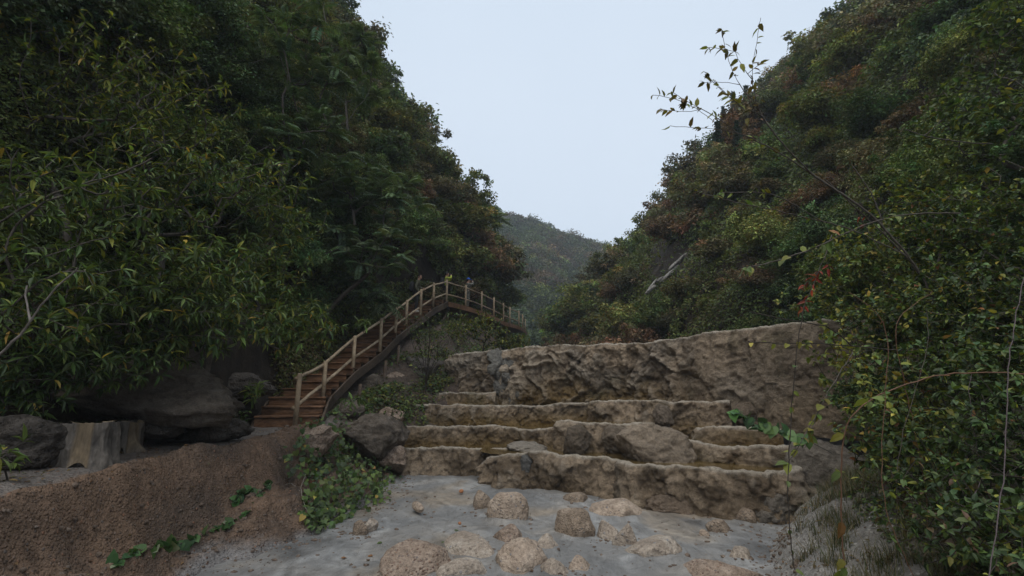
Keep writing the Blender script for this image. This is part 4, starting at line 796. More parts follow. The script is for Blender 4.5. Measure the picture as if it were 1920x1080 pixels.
# trees with feathered leaves
def feather_tree(label, base, top, blobs, seed, r0=.07, Lf=.55, nf=7, cols=((.085, .125, .06), (.11, .16, .07), (.075, .12, .065)), wts=(3, 4, 3), name='feather_leaved_tree', nl=9):
    rg = np.random.default_rng(seed); root = empty(name, base, label, 'tree', None); sk = Skel(base); i = 0
    for q in top: i = sk.path(i, q, rg, .3, .06)
    T = np.concatenate([ell(rg, c, r, n, .5) for c, r, n in blobs]); sk.grow(T, rg, .3, .25); sk.mesh('trunk', M_bark, root, r0, .008, 6)
    P = np.array(sk.P); par = sk.par; lv = Leaves(); Bs = []; Ds = []
    for t in sk.tips:
        d = nrm(P[t] - P[par[t]]); o = unit(rg, nf); Bs += [P[t]] * nf; Ds += list(nrm(d * .5 + o * [1, 1, .5] + UP * .25))
    Bs = np.array(Bs); Ds = np.array(Ds); n = len(Bs); L = Lf * rg.uniform(.7, 1.25, n); sag = rg.uniform(.25, .6, n); colr = palette(rg, n, cols, wts, .2)
    for k in range(1, nl + 1):
        t = k / nl; C = Bs + Ds * (L * t)[:, None] - UP * (sag * L * t * t)[:, None]; tang = nrm(Ds * L[:, None] - UP * (2 * sag * L * t)[:, None]); sd_ = nrm(np.cross(tang, UP))
        for sg in (-1, 1):
            D = nrm(sd_ * sg + tang * .35 - UP * .45); ll = L * .3 * (1 - .45 * abs(t - .45)) ; lv.add(C, D, nrm(np.cross(sd_, tang) + .2 * rg.normal(size=(n, 3))), ll, ll * .4, 'rhomb', np.clip(colr * (1 + rg.normal(0, .12, (n, 1))), .005, .5))
    lv.build('foliage', M_leaf, root); return root
a = at
feather_tree('tall tree with feathered leaves and a forked dark trunk, high on the left', (-7.0, 13.2, 4.2), [a(528, 330, 13), a(530, 180, 13)], [B3(520, 90, 13, (2.3, 1.5, 1.6), 34), B3(640, 150, 13.5, (1.4, 1.2, 1.3), 20), B3(560, 250, 13, (1.8, 1.2, 1.0), 20), B3(400, 60, 13, (1.2, 1.2, 1.0), 14), B3(420, 210, 12.5, (1.0, 1.0, 1.0), 14)], 821)
feather_tree('tree with feathered leaves drooping above the stairs, in front of the slope', (-6.2, 15.5, 3.6), [a(700, 500, 15.5), a(720, 400, 15.5)], [B3(730, 370, 15.5, (1.5, 1.2, 1.2), 26), B3(650, 330, 15.5, (1.2, 1.0, 1.0), 16), B3(720, 470, 15, (1.3, .9, .7), 16), B3(650, 460, 15, (.9, .8, .7), 10)], 822, nl=10)
feather_tree('feather leaved tree hanging over the handrail left of the walkers', (-6.3, 17.5, 4.4), [a(690, 560, 17.5)], [B3(705, 555, 17.2, (.6, .6, .35), 9), B3(650, 530, 17, (.7, .7, .5), 9)], 823, r0=.04)
feather_tree('feather leaved tree against the sky at the top of the left slope', (-6.2, 17.5, 8.0), [a(650, 130, 17)], [B3(665, 90, 17, (1.0, .9, 1.3), 22), B3(690, 180, 17.5, (.7, .7, 1.0), 10)], 824, r0=.05)
feather_tree('small feather leaved tree against the sky near the lower end of the left slope', (-1.2, 36, 15.0), [a(915, 420, 36)], [B3(918, 400, 36, (1.3, 1.0, .9), 14), B3(905, 440, 36, (1.2, 1.0, 1.0), 8)], 825, r0=.06, Lf=.8, cols=(MG, LG, DG))

# mid shrubs round the walkway and the dam's left end
OV = ('ovate', .06, .62)
shrub('yellowing_shrub', 'yellowing shrub growing under the walkway, behind the dam end', 'shrub', a(905, 665, 18.2), [B3(890, 610, 18, (1.3, .9, .55), 200), B3(955, 640, 18.5, (.8, .8, .4), 100)], 831, leaf=('ovate', .085, .55), per=9, cols=(YG, MG, (.13, .14, .03), DG, YL), wts=(4, 4, 3, 3, .6), r0=.03, rtip=.006, stems=5, bark=M_bark_d)
shrub('dark_stemmed_shrub', 'thin leaved shrub with fanning dark stems left of the dam end', 'shrub', a(798, 738, 15.6), [B3(810, 640, 15.4, (1.0, .8, .7), 90), B3(790, 610, 15.6, (.6, .6, .4), 50), B3(850, 600, 15.8, (.6, .6, .4), 40)], 832, leaf=('ovate', .07, .55), per=5, cols=(MG, LG, YG, DG), wts=(4, 3, 2, 4), r0=.03, rtip=.006, stems=9, bark=M_bark_d)
shrub('bank_shrub', 'small green shrub on the rocks below the middle of the stairs', 'shrub', a(760, 800, 12.6), [B3(760, 770, 12.5, (.6, .5, .35), 50)], 833, leaf=('ovate', .06, .6), per=6, cols=(DG, MG, LG), wts=(4, 4, 2), r0=.012, rtip=.003, stems=3, bark=M_bark_d)
# ------------------------------------------------------------------ right foreground
def rz(x, y): return float(rbank_z(np.array([x]), np.array([y]))[0])
OVC = ('ovate', .085, .6)
RC = (MG, LG, YG, DG, YL, (.16, .07, .03))
shrub('broad_leaf_shrub', 'dense shrub of small oval leaves spilling over the right end of the dam', 'shrub', (6.4, 7.6, rz(6.4, 7.6)), [B3(1690, 600, 7.2, (.95, .9, .62), 260), B3(1790, 540, 7.0, (1.1, .9, .7), 240)], 851, leaf=OVC, per=9, cols=RC, wts=(4, 3, 3.5, 5, .5, .4), r0=.035, stems=4, trunk=[(6.2, 7.3, 2.2)], along=3)
shrub('broad_leaf_shrub', 'tall leafy shrub along the right photo edge, level with the hill foot', 'shrub', (6.6, 5.6, rz(6.6, 5.6)), [B3(1860, 560, 5.8, (.9, .8, .7), 230), B3(1890, 400, 6.2, (.9, .8, .8), 190), B3(1770, 420, 7.2, (1.0, .8, .6), 150)], 852, leaf=('ovate', .075, .58), per=10, cols=RC, wts=(4, 1.5, 2, 7, .25, .25), r0=.04, stems=4, trunk=[(6.3, 5.6, 2.6)], along=3)  # leaf weights lean to dark green to paint in the thicket's shade
shrub('broad_leaf_shrub', 'thinner shrub with scattered leaves in front of the right end of the terraces', 'shrub', (4.9, 6.5, rz(4.9, 6.5)), [B3(1620, 700, 6.2, (.6, .6, .5), 50), B3(1700, 760, 6.0, (.7, .6, .5), 130), B3(1560, 640, 6.6, (.55, .5, .35), 26)], 853, leaf=OVC, per=6, cols=RC, wts=(2, 3, 7, 2, .8, .3), r0=.025, stems=6, bark=M_bark_d, along=2)
shrub('bramble_thicket', 'shadowed bramble thicket in the lower right corner with bigger leaves', 'shrub', (4.3, 3.9, rz(4.3, 3.9)), [B3(1860, 800, 4.3, (.55, .6, .5), 130), B3(1890, 980, 3.6, (.35, .5, .35), 60), B3(1760, 880, 4.6, (.55, .5, .4), 90)], 854, leaf=('ovate', .07, .58), per=8, cols=(DG, MG, LG, YG, BL), wts=(8, 4, 1, 1, .3), r0=.02, stems=8, bark=M_bark_d, along=2)  # shade of the corner is put into the leaf colours by a mostly dark mix
shrub('bramble_thicket', 'leafy bramble halfway up the right photo edge, darker than its neighbours', 'shrub', (5.1, 4.9, rz(5.1, 4.9)), [B3(1880, 680, 4.8, (.5, .6, .45), 120), B3(1780, 690, 5.4, (.6, .5, .4), 110)], 855, leaf=('ovate', .078, .58), per=9, cols=(DG, MG, LG, YG, BL), wts=(7, 4, 1.5, 1, .3), r0=.022, stems=6, bark=M_bark_d, along=2)  # dark leaf weights imitate shade inside the bramble
shrub('leafy_thicket', 'leafy thicket covering the right bank down to the bottom edge of the photo', 'shrub', (3.3, 3.6, rz(3.3, 3.6)), [B3(1740, 930, 4.2, (.45, .5, .35), 80), B3(1800, 1010, 3.8, (.4, .4, .3), 70), B3(1890, 1050, 3.4, (.3, .4, .25), 40)], 858, leaf=('ovate', .065, .5), per=6, cols=(DG, MG, LG, YG, (.12, .08, .05)), wts=(6, 4, 1.2, 1, 1.6), r0=.014, stems=10, bark=M_bark_d, along=2)
shrub('leafy_thicket', 'leafy scrub between the terrace end and the bramble thicket, thinning into twigs', 'shrub', (4.3, 5.8, rz(4.3, 5.8)), [B3(1640, 800, 5.6, (.45, .5, .45), 80), B3(1740, 820, 5.2, (.55, .5, .4), 110)], 859, leaf=('ovate', .075, .58), per=6, cols=RC, wts=(4, 3, 3, 4, .4, .3), r0=.016, stems=8, bark=M_bark_d, along=2)
shrub('yellowing_bush', 'bush with yellowing round leaves behind the right dam end, below the hillside', 'bush', (8.2, 9.6, 2.0), [B3(1620, 480, 9.6, (1.2, .9, .65), 200), B3(1740, 380, 9.4, (1.3, .9, .8), 180), B3(1540, 560, 9.8, (1.0, .7, .4), 60)], 856, leaf=('ovate', .10, .6), per=9, cols=(YG, LG, MG, DG, YL), wts=(6, 5, 3, 2, .5), r0=.04, stems=3, trunk=[(8.0, 9.5, 3.4)], along=2)
shrub('hanging_bush', 'bush hanging into the upper right corner from the near slope', 'bush', (9.0, 7.0, 5.0), [B3(1850, 220, 8.0, (1.2, .9, .8), 170), B3(1900, 60, 8.0, (.9, .8, .8), 110)], 857, leaf=('ovate', .12, .55), per=8, cols=(DG, MG, LG, YG), wts=(5, 4, 2, 2), r0=.04, trunk=[(8.4, 7.4, 5.6)], along=2)
def polyplant(name, label, cat, lines, seed, r0, rtip, leaf, per, cols, wts, step=.08, mat=None, leafy=None, group=None, pw=.45, droop=.25, up=.0, leafmat=None, thorns=None):
    """hand laid stems; every line is a list of points, the next ones spring from the nearest node"""
    rg = np.random.default_rng(seed); L0 = [np.array(p) for p in lines[0]]; root = empty(name, L0[0], label, cat, group); sk = Skel(L0[0]); ends = []
    for li, ln in enumerate(lines):
        A = np.array(sk.P); i = 0 if li == 0 else int(np.argmin(np.linalg.norm(A - np.array(ln[0]), axis=1)))
        q = np.array([sk.P[i]] + [np.array(p) for p in ln[1:]]); d = np.concatenate([[0], np.cumsum(np.linalg.norm(np.diff(q, axis=0), axis=1))]); s = np.linspace(0, d[-1], max(3, int(d[-1] / step)))
        c = np.stack([np.interp(s, d, q[:, k]) for k in range(3)], 1); kk = np.ones(5) / 5
        for _ in range(2):
            cc = np.stack([np.convolve(np.pad(c[:, k], 2, 'edge'), kk, 'valid') for k in range(3)], 1); cc[0] = c[0]; c = cc
        run = []
        for v in c[1:]: sk.P.append(v + rg.normal(0, .004, 3)); sk.par.append(i); i = len(sk.P) - 1; run.append(i)
        sk.tips.append(i); ends.append(run)
    sk.mesh('stems', mat or M_bark, root, r0, rtip, 6, pw)
    P = np.array(sk.P); par = sk.par; Bs = []; Ds = []
    for li, run in enumerate(ends):
        a0, dens = (leafy[li] if leafy else (.3, 1.)); ks = run[int(len(run) * a0):]
        for i in ks:
            for _ in range(rg.poisson(per * dens)):
                Bs.append(P[i]); Ds.append(nrm(P[i] - P[par[i]]))
    if Bs:
        Bs = np.array(Bs); Ds = np.array(Ds); n = len(Bs); o = unit(rg, n); d = nrm(Ds * .5 + o * .8 - UP * droop * 2 * rg.random((n, 1)) + UP * up); Nn = nrm(UP + .5 * rg.normal(size=(n, 3)) - np.array([0, .4, 0])); ll = leaf[1] * rg.uniform(.6, 1.25, n)
        lv = Leaves(); lv.add(Bs, d, Nn, ll, ll * leaf[2], leaf[0], palette(rg, n, cols, wts)); lv.build('foliage', M_leaf, root)
    if thorns:
        m = MB(); idx = [i for i in range(3, len(P), 2)]
        for i in idx:
            o = unit(rg, 1)[0]; d = nrm(P[i] - P[par[i]]); o = nrm(o - d * (o @ d)); b = P[i] + o * sk.r[i] * .8; m.tube([b, b + o * .008, b + o * .016 - UP * .003], [.003, .002, .0004], 4)
        m.build('thorns', thorns, root)
    return root
def pl(Y0, Y1, *pp):
    n = len(pp); return [at(x, y, Y0 + (Y1 - Y0) * k / max(1, n - 1)) for k, (x, y) in enumerate(pp)]
polyplant('slender_tree', 'slender leaning sapling with few leaves reaching left across the sky', 'tree', [
    pl(7.0, 6.4, (1790, 640), (1720, 500), (1633, 400), (1524, 328), (1458, 283), (1413, 261), (1369, 244), (1302, 239), (1247, 236)),
    pl(6.6, 6.3, (1524, 328), (1480, 283), (1441, 239), (1419, 200), (1410, 150), (1408, 128), (1419, 83), (1427, 24)),
    pl(6.4, 6.5, (1419, 200), (1385, 161), (1358, 94), (1353, 48)), pl(6.4, 6.3, (1369, 244), (1313, 205), (1263, 183), (1213, 176)),
    pl(6.4, 6.2, (1419, 228), (1363, 183), (1313, 125)), pl(6.4, 6.3, (1400, 250), (1340, 215), (1285, 190), (1250, 165)), pl(6.4, 6.4, (1385, 161), (1340, 150), (1310, 158)),
    pl(6.4, 6.3, (1410, 150), (1385, 120), (1375, 85)), pl(6.3, 6.3, (1313, 205), (1280, 215), (1225, 200)), pl(6.4, 6.4, (1440, 270), (1395, 205), (1350, 165), (1330, 140)),
    pl(6.3, 6.3, (1358, 94), (1330, 85), (1315, 90)), pl(6.3, 6.3, (1408, 128), (1436, 110)), pl(6.4, 6.4, (1419, 200), (1437, 170))],
    861, .016, .0026, ('ovate', .13, .45), 1.5, (YG, (.15, .12, .03), (.10, .085, .03), (.14, .09, .04)), (4, 4, 3, 1.5), mat=M_bark, leafy=[(.6, .4), (.45, .5)] + [(.3, 1.0)] * 11, droop=.3, pw=.6)
polyplant('bare_sapling', 'second bare stem leaning beside the sapling against the hillside', 'sapling', [pl(7.2, 6.8, (1760, 560), (1690, 470), (1600, 385), (1540, 330)), pl(7, 7, (1660, 440), (1640, 370), (1590, 300))], 862, .012, .004, OVC, .12, RC, (4, 4, 4, 2, .3, .1), leafy=[(.5, 1), (.5, 1)])
polyplant('leafy_branch', 'thin horizontal branch with hanging yellow green leaves in front of the rusty hillside', 'branch', [pl(6.2, 5.6, (1700, 480), (1600, 430), (1480, 400), (1380, 380), (1290, 355)), pl(5.8, 5.6, (1560, 420), (1450, 360), (1335, 362))], 863, .008, .0025, ('ovate', .09, .5), 1.0, (YG, YL, LG, (.2, .1, .05)), (5, 1.5, 4, 1), leafy=[(.2, .6), (.4, .7)])
polyplant('leafy_branch', 'long arching branch carrying a row of green leaves low over the dam wall', 'branch', [pl(5.4, 5.4, (1800, 400), (1700, 400), (1620, 420), (1530, 465), (1440, 495), (1380, 505))], 864, .008, .0025, ('ovate', .12, .55), 1.1, (LG, MG, YG, BL), (5, 4, 3, .4), leafy=[(.25, 1)])
RED = [(.30, .05, .03), (.26, .08, .035), (.16, .05, .03)]
polyplant('sumac_sprig', 'sprig of bright red leaflets hanging in front of the dam top', 'sprig', [pl(5.6, 5.5, (1560, 440), (1545, 490), (1520, 545), (1500, 590)), pl(5.6, 5.5, (1535, 515), (1510, 535), (1495, 545)), pl(5.6, 5.6, (1545, 490), (1560, 520))], 865, .006, .0025, ('lance', .11, .36), 3.2, RED, (4, 3, 2), leafy=[(.35, .8), (.2, 1), (.2, 1)])
polyplant('sumac_sprig', 'few red leaflets on a stem among green leaves below the sapling', 'sprig', [pl(5.9, 5.8, (1650, 470), (1620, 420), (1607, 395))], 866, .005, .0025, ('lance', .09, .34), 2.2, RED, (4, 3, 2), leafy=[(.5, 1)])
M_cane = plain_mat('red_cane', (.11, .055, .035), .6, c2=(.17, .09, .05)); M_bloom = plain_mat('bloomed_stem', (.06, .042, .042), .65, c2=(.115, .092, .095), sc=25)
polyplant('bramble_cane', 'arching red brown bramble cane bending down at its tip on the right', 'cane', [pl(4.2, 4.6, (1930, 702), (1830, 696), (1740, 704), (1680, 726), (1620, 752), (1595, 772), (1580, 800), (1577, 870), (1576, 960), (1585, 1090))], 867, .006, .003, ('ovate', .13, .55), .45, (LG, YG, MG, BL), (4, 4, 3, 1), mat=M_cane, leafy=[(.2, 1)], pw=.1)
polyplant('thorny_stem', 'thick pale purple thorny stem rising along the right photo edge', 'cane', [pl(3.1, 3.7, (1850, 1100), (1868, 1000), (1885, 850), (1888, 750), (1893, 640), (1915, 540), (1940, 470))], 868, .0036, .0026, OVC, .0, RC, (4, 4, 4, 2, .3, .1), mat=M_bloom, thorns=M_bloom, pw=.1)
polyplant('thorny_stem', 'whitish thorny stem slanting across the shaded thicket', 'cane', [pl(3.9, 4.6, (1790, 1030), (1815, 950), (1845, 890), (1880, 820), (1910, 740))], 869, .0045, .0035, OVC, .0, RC, (4, 4, 4, 2, .3, .1), mat=M_bloom, thorns=M_bloom, pw=.1)
polyplant('thin_vine', 'thin dark vine hanging straight down in front of the terraces with sparse leaves', 'vine', [pl(4.9, 4.7, (1510, 570), (1495, 640), (1485, 760), (1478, 850), (1476, 940), (1484, 1030), (1492, 1090))], 870, .0045, .003, ('ovate', .08, .6), .4, (LG, MG, YG), (3, 3, 3), mat=M_bark_d, leafy=[(.1, 1)], pw=.1)
polyplant('thin_vine', 'leafy vine tip dangling beside the wall end above the right bank', 'vine', [pl(5.3, 5.0, (1600, 660), (1560, 720), (1530, 780), (1500, 830), (1470, 880)), pl(5.2, 5.1, (1545, 750), (1520, 800), (1510, 840))], 871, .005, .003, ('ovate', .11, .65), 1.6, (YG, LG, (.12, .10, .03), BL), (4, 4, 2, .6), leafy=[(.4, 1), (.3, 1.2)])
polyplant('green_creeper', 'row of round fresh green leaves trailing across the small pool', 'creeper', [pl(5.6, 5.5, (1560, 850), (1515, 825), (1460, 805), (1410, 785), (1362, 766)), pl(5.5, 5.5, (1480, 812), (1440, 815), (1400, 795))], 872, .005, .003, ('heart', .12, .95), 2.6, ((.06, .13, .045), (.08, .15, .05), (.05, .10, .04)), (3, 3, 2), leafy=[(.1, 1.1), (.1, .6)], droop=.45)
polyplant('bare_twig', 'grey bare branch against the shrubs high on the right', 'branch', [pl(7.5, 7, (1860, 270), (1790, 265), (1730, 255), (1690, 240)), pl(7, 7, (1760, 262), (1765, 235), (1770, 215))], 873, .01, .004, OVC, .02, RC, (4, 4, 4, 2, .3, .1))
polyplant('bare_twig', 'dark bare twig stretching left across the dam wall top', 'branch', [pl(5.8, 5.4, (1760, 660), (1660, 655), (1560, 645), (1470, 645), (1390, 640)), pl(5.6, 5.4, (1600, 650), (1560, 610), (1470, 600), (1390, 580))], 874, .008, .003, ('ovate', .09, .55), .5, (YG, LG, YL), (3, 3, 1), mat=M_bark_d, leafy=[(.1, 1), (.2, 1)])
polyplant('bare_branch', 'pale bare branch curving up at the left photo edge', 'branch', [pl(4.6, 4.4, (-30, 690), (50, 620), (80, 560), (130, 515), (160, 495)), pl(4.5, 4.6, (60, 605), (40, 560), (55, 520))], 875, .012, .004, ('lance', .12, .3), .05, (MG, LG), (1, 1), mat=plain_mat('pale_bark', (.12, .105, .09), c2=(.24, .21, .19), sc=12), leafy=[(.6, 1), (.6, 1)])
polyplant('bare_branch', 'grey bare branch crossing the left thicket from the photo edge', 'branch', [pl(5.0, 5.2, (-30, 435), (60, 380), (130, 350), (220, 330), (300, 290)), pl(5.1, 5.2, (150, 345), (200, 380), (215, 330))], 876, .012, .004, ('lance', .12, .3), .05, (MG, LG), (1, 1), leafy=[(.6, 1), (.6, 1)])

rg = np.random.default_rng(880)
for k in range(5):
    x0 = rg.uniform(1600, 1900); Y0 = rg.uniform(3.6, 5.2); y0 = rg.uniform(560, 760)
    polyplant('dry_cane', 'thin dry cane standing among the shaded brambles of the right bank', 'cane', [pl(Y0, Y0 + .1, (x0 + rg.normal(0, 50), 1085), (x0 + rg.normal(0, 20), 960), (x0, 850), (x0 + rg.normal(0, 30), y0), (x0 + rg.normal(0, 60), y0 - 60))], 881 + k, .0028, .0012, OVC, .1, (YG, BL, LG), (2, 1, 2), mat=[M_cane, M_bloom, M_bark][k % 3], leafy=[(.5, 1)], group='dry canes on the right bank', pw=.1)

# creepers on the left bank
def hit_bank(px, py, lift=.0):
    r = ray(px, py); Ys = np.linspace(3, 14, 900); Q = np.array([0, 0, 2]) + np.outer(Ys / r.y, r); hz = bank_z(Q[:, 0], Q[:, 1]); i = np.argmax(Q[:, 2] < hz)
    return (Q[i] if Q[i, 2] < hz[i] else Q[-1]) + UP * lift
rg = np.random.default_rng(900)
def creeper(label, spots, seed, n, leaf, cols, wts, thick=.16, lines=None):
    rg = np.random.default_rng(seed); Pn = []
    for (px, py, wx, wy, fr) in spots:
        for _ in range(int(n * fr)):
            a_, r_ = rg.random() * 6.283, rg.random() ** .5; Pn.append(hit_bank(px + math.cos(a_) * r_ * wx, py + math.sin(a_) * r_ * wy))
    Pn = np.array(Pn); m_ = len(Pn); root = empty('creeping_vine', Pn.mean(0), label, 'creeper')
    Bs = Pn + UP * thick * rg.random((m_, 1)) + np.array([.6, -.5, 0]) * thick * rg.random((m_, 1)); D = nrm(np.array([.3, -.5, -.7]) + .7 * rg.normal(size=(m_, 3))); Nn = nrm(np.array([.35, -.5, .8]) + .35 * rg.normal(size=(m_, 3))); L = leaf * rg.uniform(.5, 1.25, m_)
    lv = Leaves(); lv.add(Bs, D, Nn, L, L * .95, 'heart', palette(rg, m_, cols, wts)); lv.build('foliage', M_leaf, root)
    m = MB(); T = Pn[rg.permutation(m_)[:24]]
    for t in T:
        b = Pn[rg.integers(m_)]; mid = (t + b) / 2 + UP * .06; m.tube([b + UP * .03, mid, t + UP * .05], [.004, .0035, .002], 4)
    m.build('stems', M_bark, root, smooth=True)
creeper('mound of dark green creeper covering the bank end below the stairs', [(640, 830, 90, 55, .3), (650, 890, 90, 60, .35), (690, 920, 55, 50, .17), (585, 880, 60, 45, .1), (720, 955, 22, 35, .06)], 901, 1250, .092, (DG, MG, LG, YL, BL), (4, 4, 2.5, .15, .2), .28)
creeper('straggling creeper on the lower bank hanging towards the mud', [(590, 960, 30, 40, .5), (625, 955, 40, 35, .5)], 902, 320, .085, (DG, MG, LG, YL), (4, 4, 2, .2), .1)
vl = [hit_bank(x, y, .03) for x, y in [(510, 905), (490, 925), (470, 960), (430, 985), (390, 1000), (350, 1022), (300, 1032), (250, 1040), (200, 1070)]]
polyplant('trailing_vine', 'long trailing vine with big pale backed leaves running down the red bank', 'creeper', [vl, [vl[1], hit_bank(450, 925, .05), hit_bank(440, 950, .04)]], 903, .006, .003, ('heart', .11, .9), 2.2, ((.06, .12, .04), (.05, .10, .04), (.22, .25, .17), (.08, .14, .05)), (4, 4, 2, 2), leafy=[(.05, 1.), (.1, 1.8)], droop=.2, up=.25, step=.06)
polyplant('dry_tendril', 'dry pale tendril lying on the bank under the creeper mound', 'tendril', [[hit_bank(x, y, .06) for x, y in [(585, 855), (575, 890), (562, 925), (570, 955), (582, 985)]], [hit_bank(562, 925, .06), hit_bank(545, 912, .07), hit_bank(530, 915, .03)]], 904, .004, .0025, OVC, 0, RC, (1, 1, 1, 1, 1, 1), mat=plain_mat('dry_stem', (.3, .27, .22), .8), pw=.1)
# grasses and ground cover that nobody could count
def blades(name, base, rg, L, w, cols, wts, lean=.5):
    n = len(base); a_ = rg.random(n) * 6.283; o = np.stack([np.cos(a_), np.sin(a_), 0 * a_], 1); ll = L * rg.uniform(.5, 1.3, n); sd_ = np.cross(o, UP); seg = 4; rows = []
    bend = lean * rg.uniform(.3, 1.5, n)
    for k in range(seg):
        t = k / (seg - 1); c = base + UP * (ll * t * (1 - .35 * bend * t))[:, None] + o * (ll * bend * t * t)[:, None]; ww = w * (1 - t) ** .7 + .0006
        rows += [c - sd_ * ww, c + sd_ * ww]
    V = np.stack(rows, 1).reshape(-1, 3); k = np.arange(seg - 1) * 2; q = np.stack([k, k + 1, k + 3, k + 2], 1); F = (q[None] + (np.arange(n) * seg * 2)[:, None, None]).reshape(-1, 4)
    c = np.repeat(palette(rg, n, cols, wts), seg * 2, 0); return tag(mk(name, V, [F], M_leaf, None, c, False), kind='stuff')
rg = np.random.default_rng(910)
def tufts(n, per, fx, zf, spread=.06):
    C = np.array([fx() for _ in range(n)]); P = np.repeat(C, per, 0) + rg.normal(0, spread, (n * per, 2)); return np.column_stack([P, zf(P[:, 0], P[:, 1]) - .02])
def fr():
    y = rg.uniform(3.2, 8.2); return (xr(y) + abs(rg.normal(.9, .6)) + .25, y)
blades('dry_grass', tufts(150, 34, fr, rbank_z), rg, .24, .0035, [(.09, .085, .04), (.15, .125, .07), (.05, .065, .025), (.20, .17, .11)], (4, 4, 4, 1.5), .8)
def fl_(): y = rg.uniform(4.4, 8.2); return (-5.9 - abs(rg.normal(0, .3)) , y)
blades('dark_grass', np.column_stack([q := tufts(60, 40, fl_, bank_z)[:, :2], bank_z(q[:, 0], q[:, 1]) + .0]), rg, .4, .004, [(.035, .055, .02), (.05, .07, .025)], (3, 3), .8)
n = 15000; y = rg.uniform(2.4, 9.5, n); x = xr(y) + .95 + np.abs(rg.normal(0, 1.4, n)) + .1; P = np.column_stack([x, y, rbank_z(x, y) + rg.random(n) * .3 * sstep(.8, 2.2, x - xr(y))])
lv = Leaves(); D = nrm(rg.normal(size=(n, 3)) * [1, 1, .4]); L = rg.uniform(.03, .075, n); lv.add(P, D, nrm(UP + .5 * rg.normal(size=(n, 3))), L, L * .6, 'ovate', palette(rg, n, (DG, MG, LG, YG, (.08, .06, .04)), (5, 4, 2, 1, 2.5))); tag(lv.build('bank_undergrowth', M_leaf), kind='stuff')
n = 5000; y = rg.uniform(4, 11, n); x = -5.75 - np.abs(rg.normal(0, .45, n)); P = np.column_stack([x, y, bank_z(x, y) + rg.random(n) * .35]); L = rg.uniform(.04, .1, n)
lv = Leaves(); lv.add(P, nrm(rg.normal(size=(n, 3)) * [1, 1, .4]), nrm(UP + .5 * rg.normal(size=(n, 3))), L, L * .5, 'ovate', palette(rg, n, (DG, MG, LG, (.06, .045, .03)), (5, 4, 1.5, 3))); tag(lv.build('path_undergrowth', M_leaf), kind='stuff')
n = 22000; y = rg.uniform(12.5, 26, n); t = rg.random(n); x = np.interp(y, [12.5, 17, 24, 26], [-4.6, -4.4, -3.9, -3.4]) + t * np.interp(y, [12.5, 15, 17, 26], [1.5, 2.2, 2.6, 4]); P = np.column_stack([x, y, bank_z(x, y) + rg.random(n) * .35 * np.clip(fbm(np.column_stack([x, y, y]), .9, 3, 4) + .5, 0, 1)])
kp = rg.random(n) < sstep(-.35, .35, fbm(P, .8, 3, 8)); P = P[kp]; n = len(P); L = rg.uniform(.06, .13, n)
lv = Leaves(); lv.add(P, nrm(rg.normal(size=(n, 3)) * [1, 1, .4]), nrm(UP + [.2, -.4, 0] + .5 * rg.normal(size=(n, 3))), L, L * .55, 'ovate', palette(rg, n, (DG, MG, OLIVE, YG, (.07, .05, .03)), (4, 4, 3, 1, 2))); tag(lv.build('slope_undergrowth', M_leaf), kind='stuff')
n = 900; y = np.concatenate([rg.uniform(3.6, 11, 600), rg.uniform(3, 8, 300)]); x = np.concatenate([xc(y[:600]) + rg.normal(-.3, .6, 600), xr(y[600:]) + abs(rg.normal(.3, .5, 300))]); z = np.concatenate([bank_z(x[:600], y[:600]), rbank_z(x[600:], y[600:])]) + .012
lv = Leaves(); L = rg.uniform(.03, .075, n); lv.add(np.column_stack([x, y, z]), nrm(rg.normal(size=(n, 3)) * [1, 1, .1]), nrm(UP + .35 * rg.normal(size=(n, 3))), L, L * .45, 'lance', palette(rg, n, ((.16, .10, .05), (.22, .15, .06), (.09, .06, .035), (.10, .11, .04)), (4, 2, 4, 1))); tag(lv.build('leaf_litter', M_leaf), kind='stuff')
# fallen leaves on the mud
for k, (px, py) in enumerate([(717, 1012), (700, 1035), (690, 1046), (828, 1013), (640, 1042), (985, 1025), (760, 905), (1340, 1045), (1000, 1075), (852, 990)]):
    p = atz(px, py, .035); p.z = float(mud_z(np.array([p.x]), np.array([p.y]))[0]) + .012; lv = Leaves(); d = nrm(rg.normal(size=(1, 3)) * [1, 1, .05]); lv.add(np.array([p]), d, np.array([[.1, -.1, 1.]]), .085, .05, 'ovate', np.array([[(.08, .12, .03), (.24, .12, .05), (.12, .07, .04)][k % 3]]))
    tag(lv.build('fallen_leaf', M_leaf), 'single fallen leaf lying on the open grey mud', 'leaf', 'fallen leaves on the mud')
V0, F0 = ico(1); gv = []; gf = []; n = 1500; k_ = 0
for i in range(n):
    w_ = rg.random()
    if w_ < .35: y = rg.uniform(5, 12.3); x = xm(y) + rg.normal(.05, .22)
    elif w_ < .6: y = rg.uniform(5.5, 9); x = xr(y) - abs(rg.normal(0, .3)) + .25
    elif w_ < .85: b_ = B[rg.integers(len(B))]; q = atz(b_[0] + rg.normal(0, b_[2] * .55), b_[1] + b_[3] * .4 + rg.normal(0, 7), .03); x, y = q.x, q.y
    else: y = rg.uniform(5.6, 10.5); x = rg.uniform(-2.5, 3.5)
    z = max(float(mud_z(np.array([x]), np.array([y]))[0]), float(bank_z(np.array([x]), np.array([y]))[0]) if x < 0 else -1, float(rbank_z(np.array([x]), np.array([y]))[0]) if x > 1.7 else -1); s_ = .008 + .03 * rg.random() ** 3
    gv.append(V0 * (1 + .25 * rg.normal(size=(len(V0), 1)).clip(-1, 1)) * [s_ * rg.uniform(.8, 1.4), s_, s_ * .7] + [x, y, z]); gf.append(F0 + k_); k_ += len(V0)
n = 1100
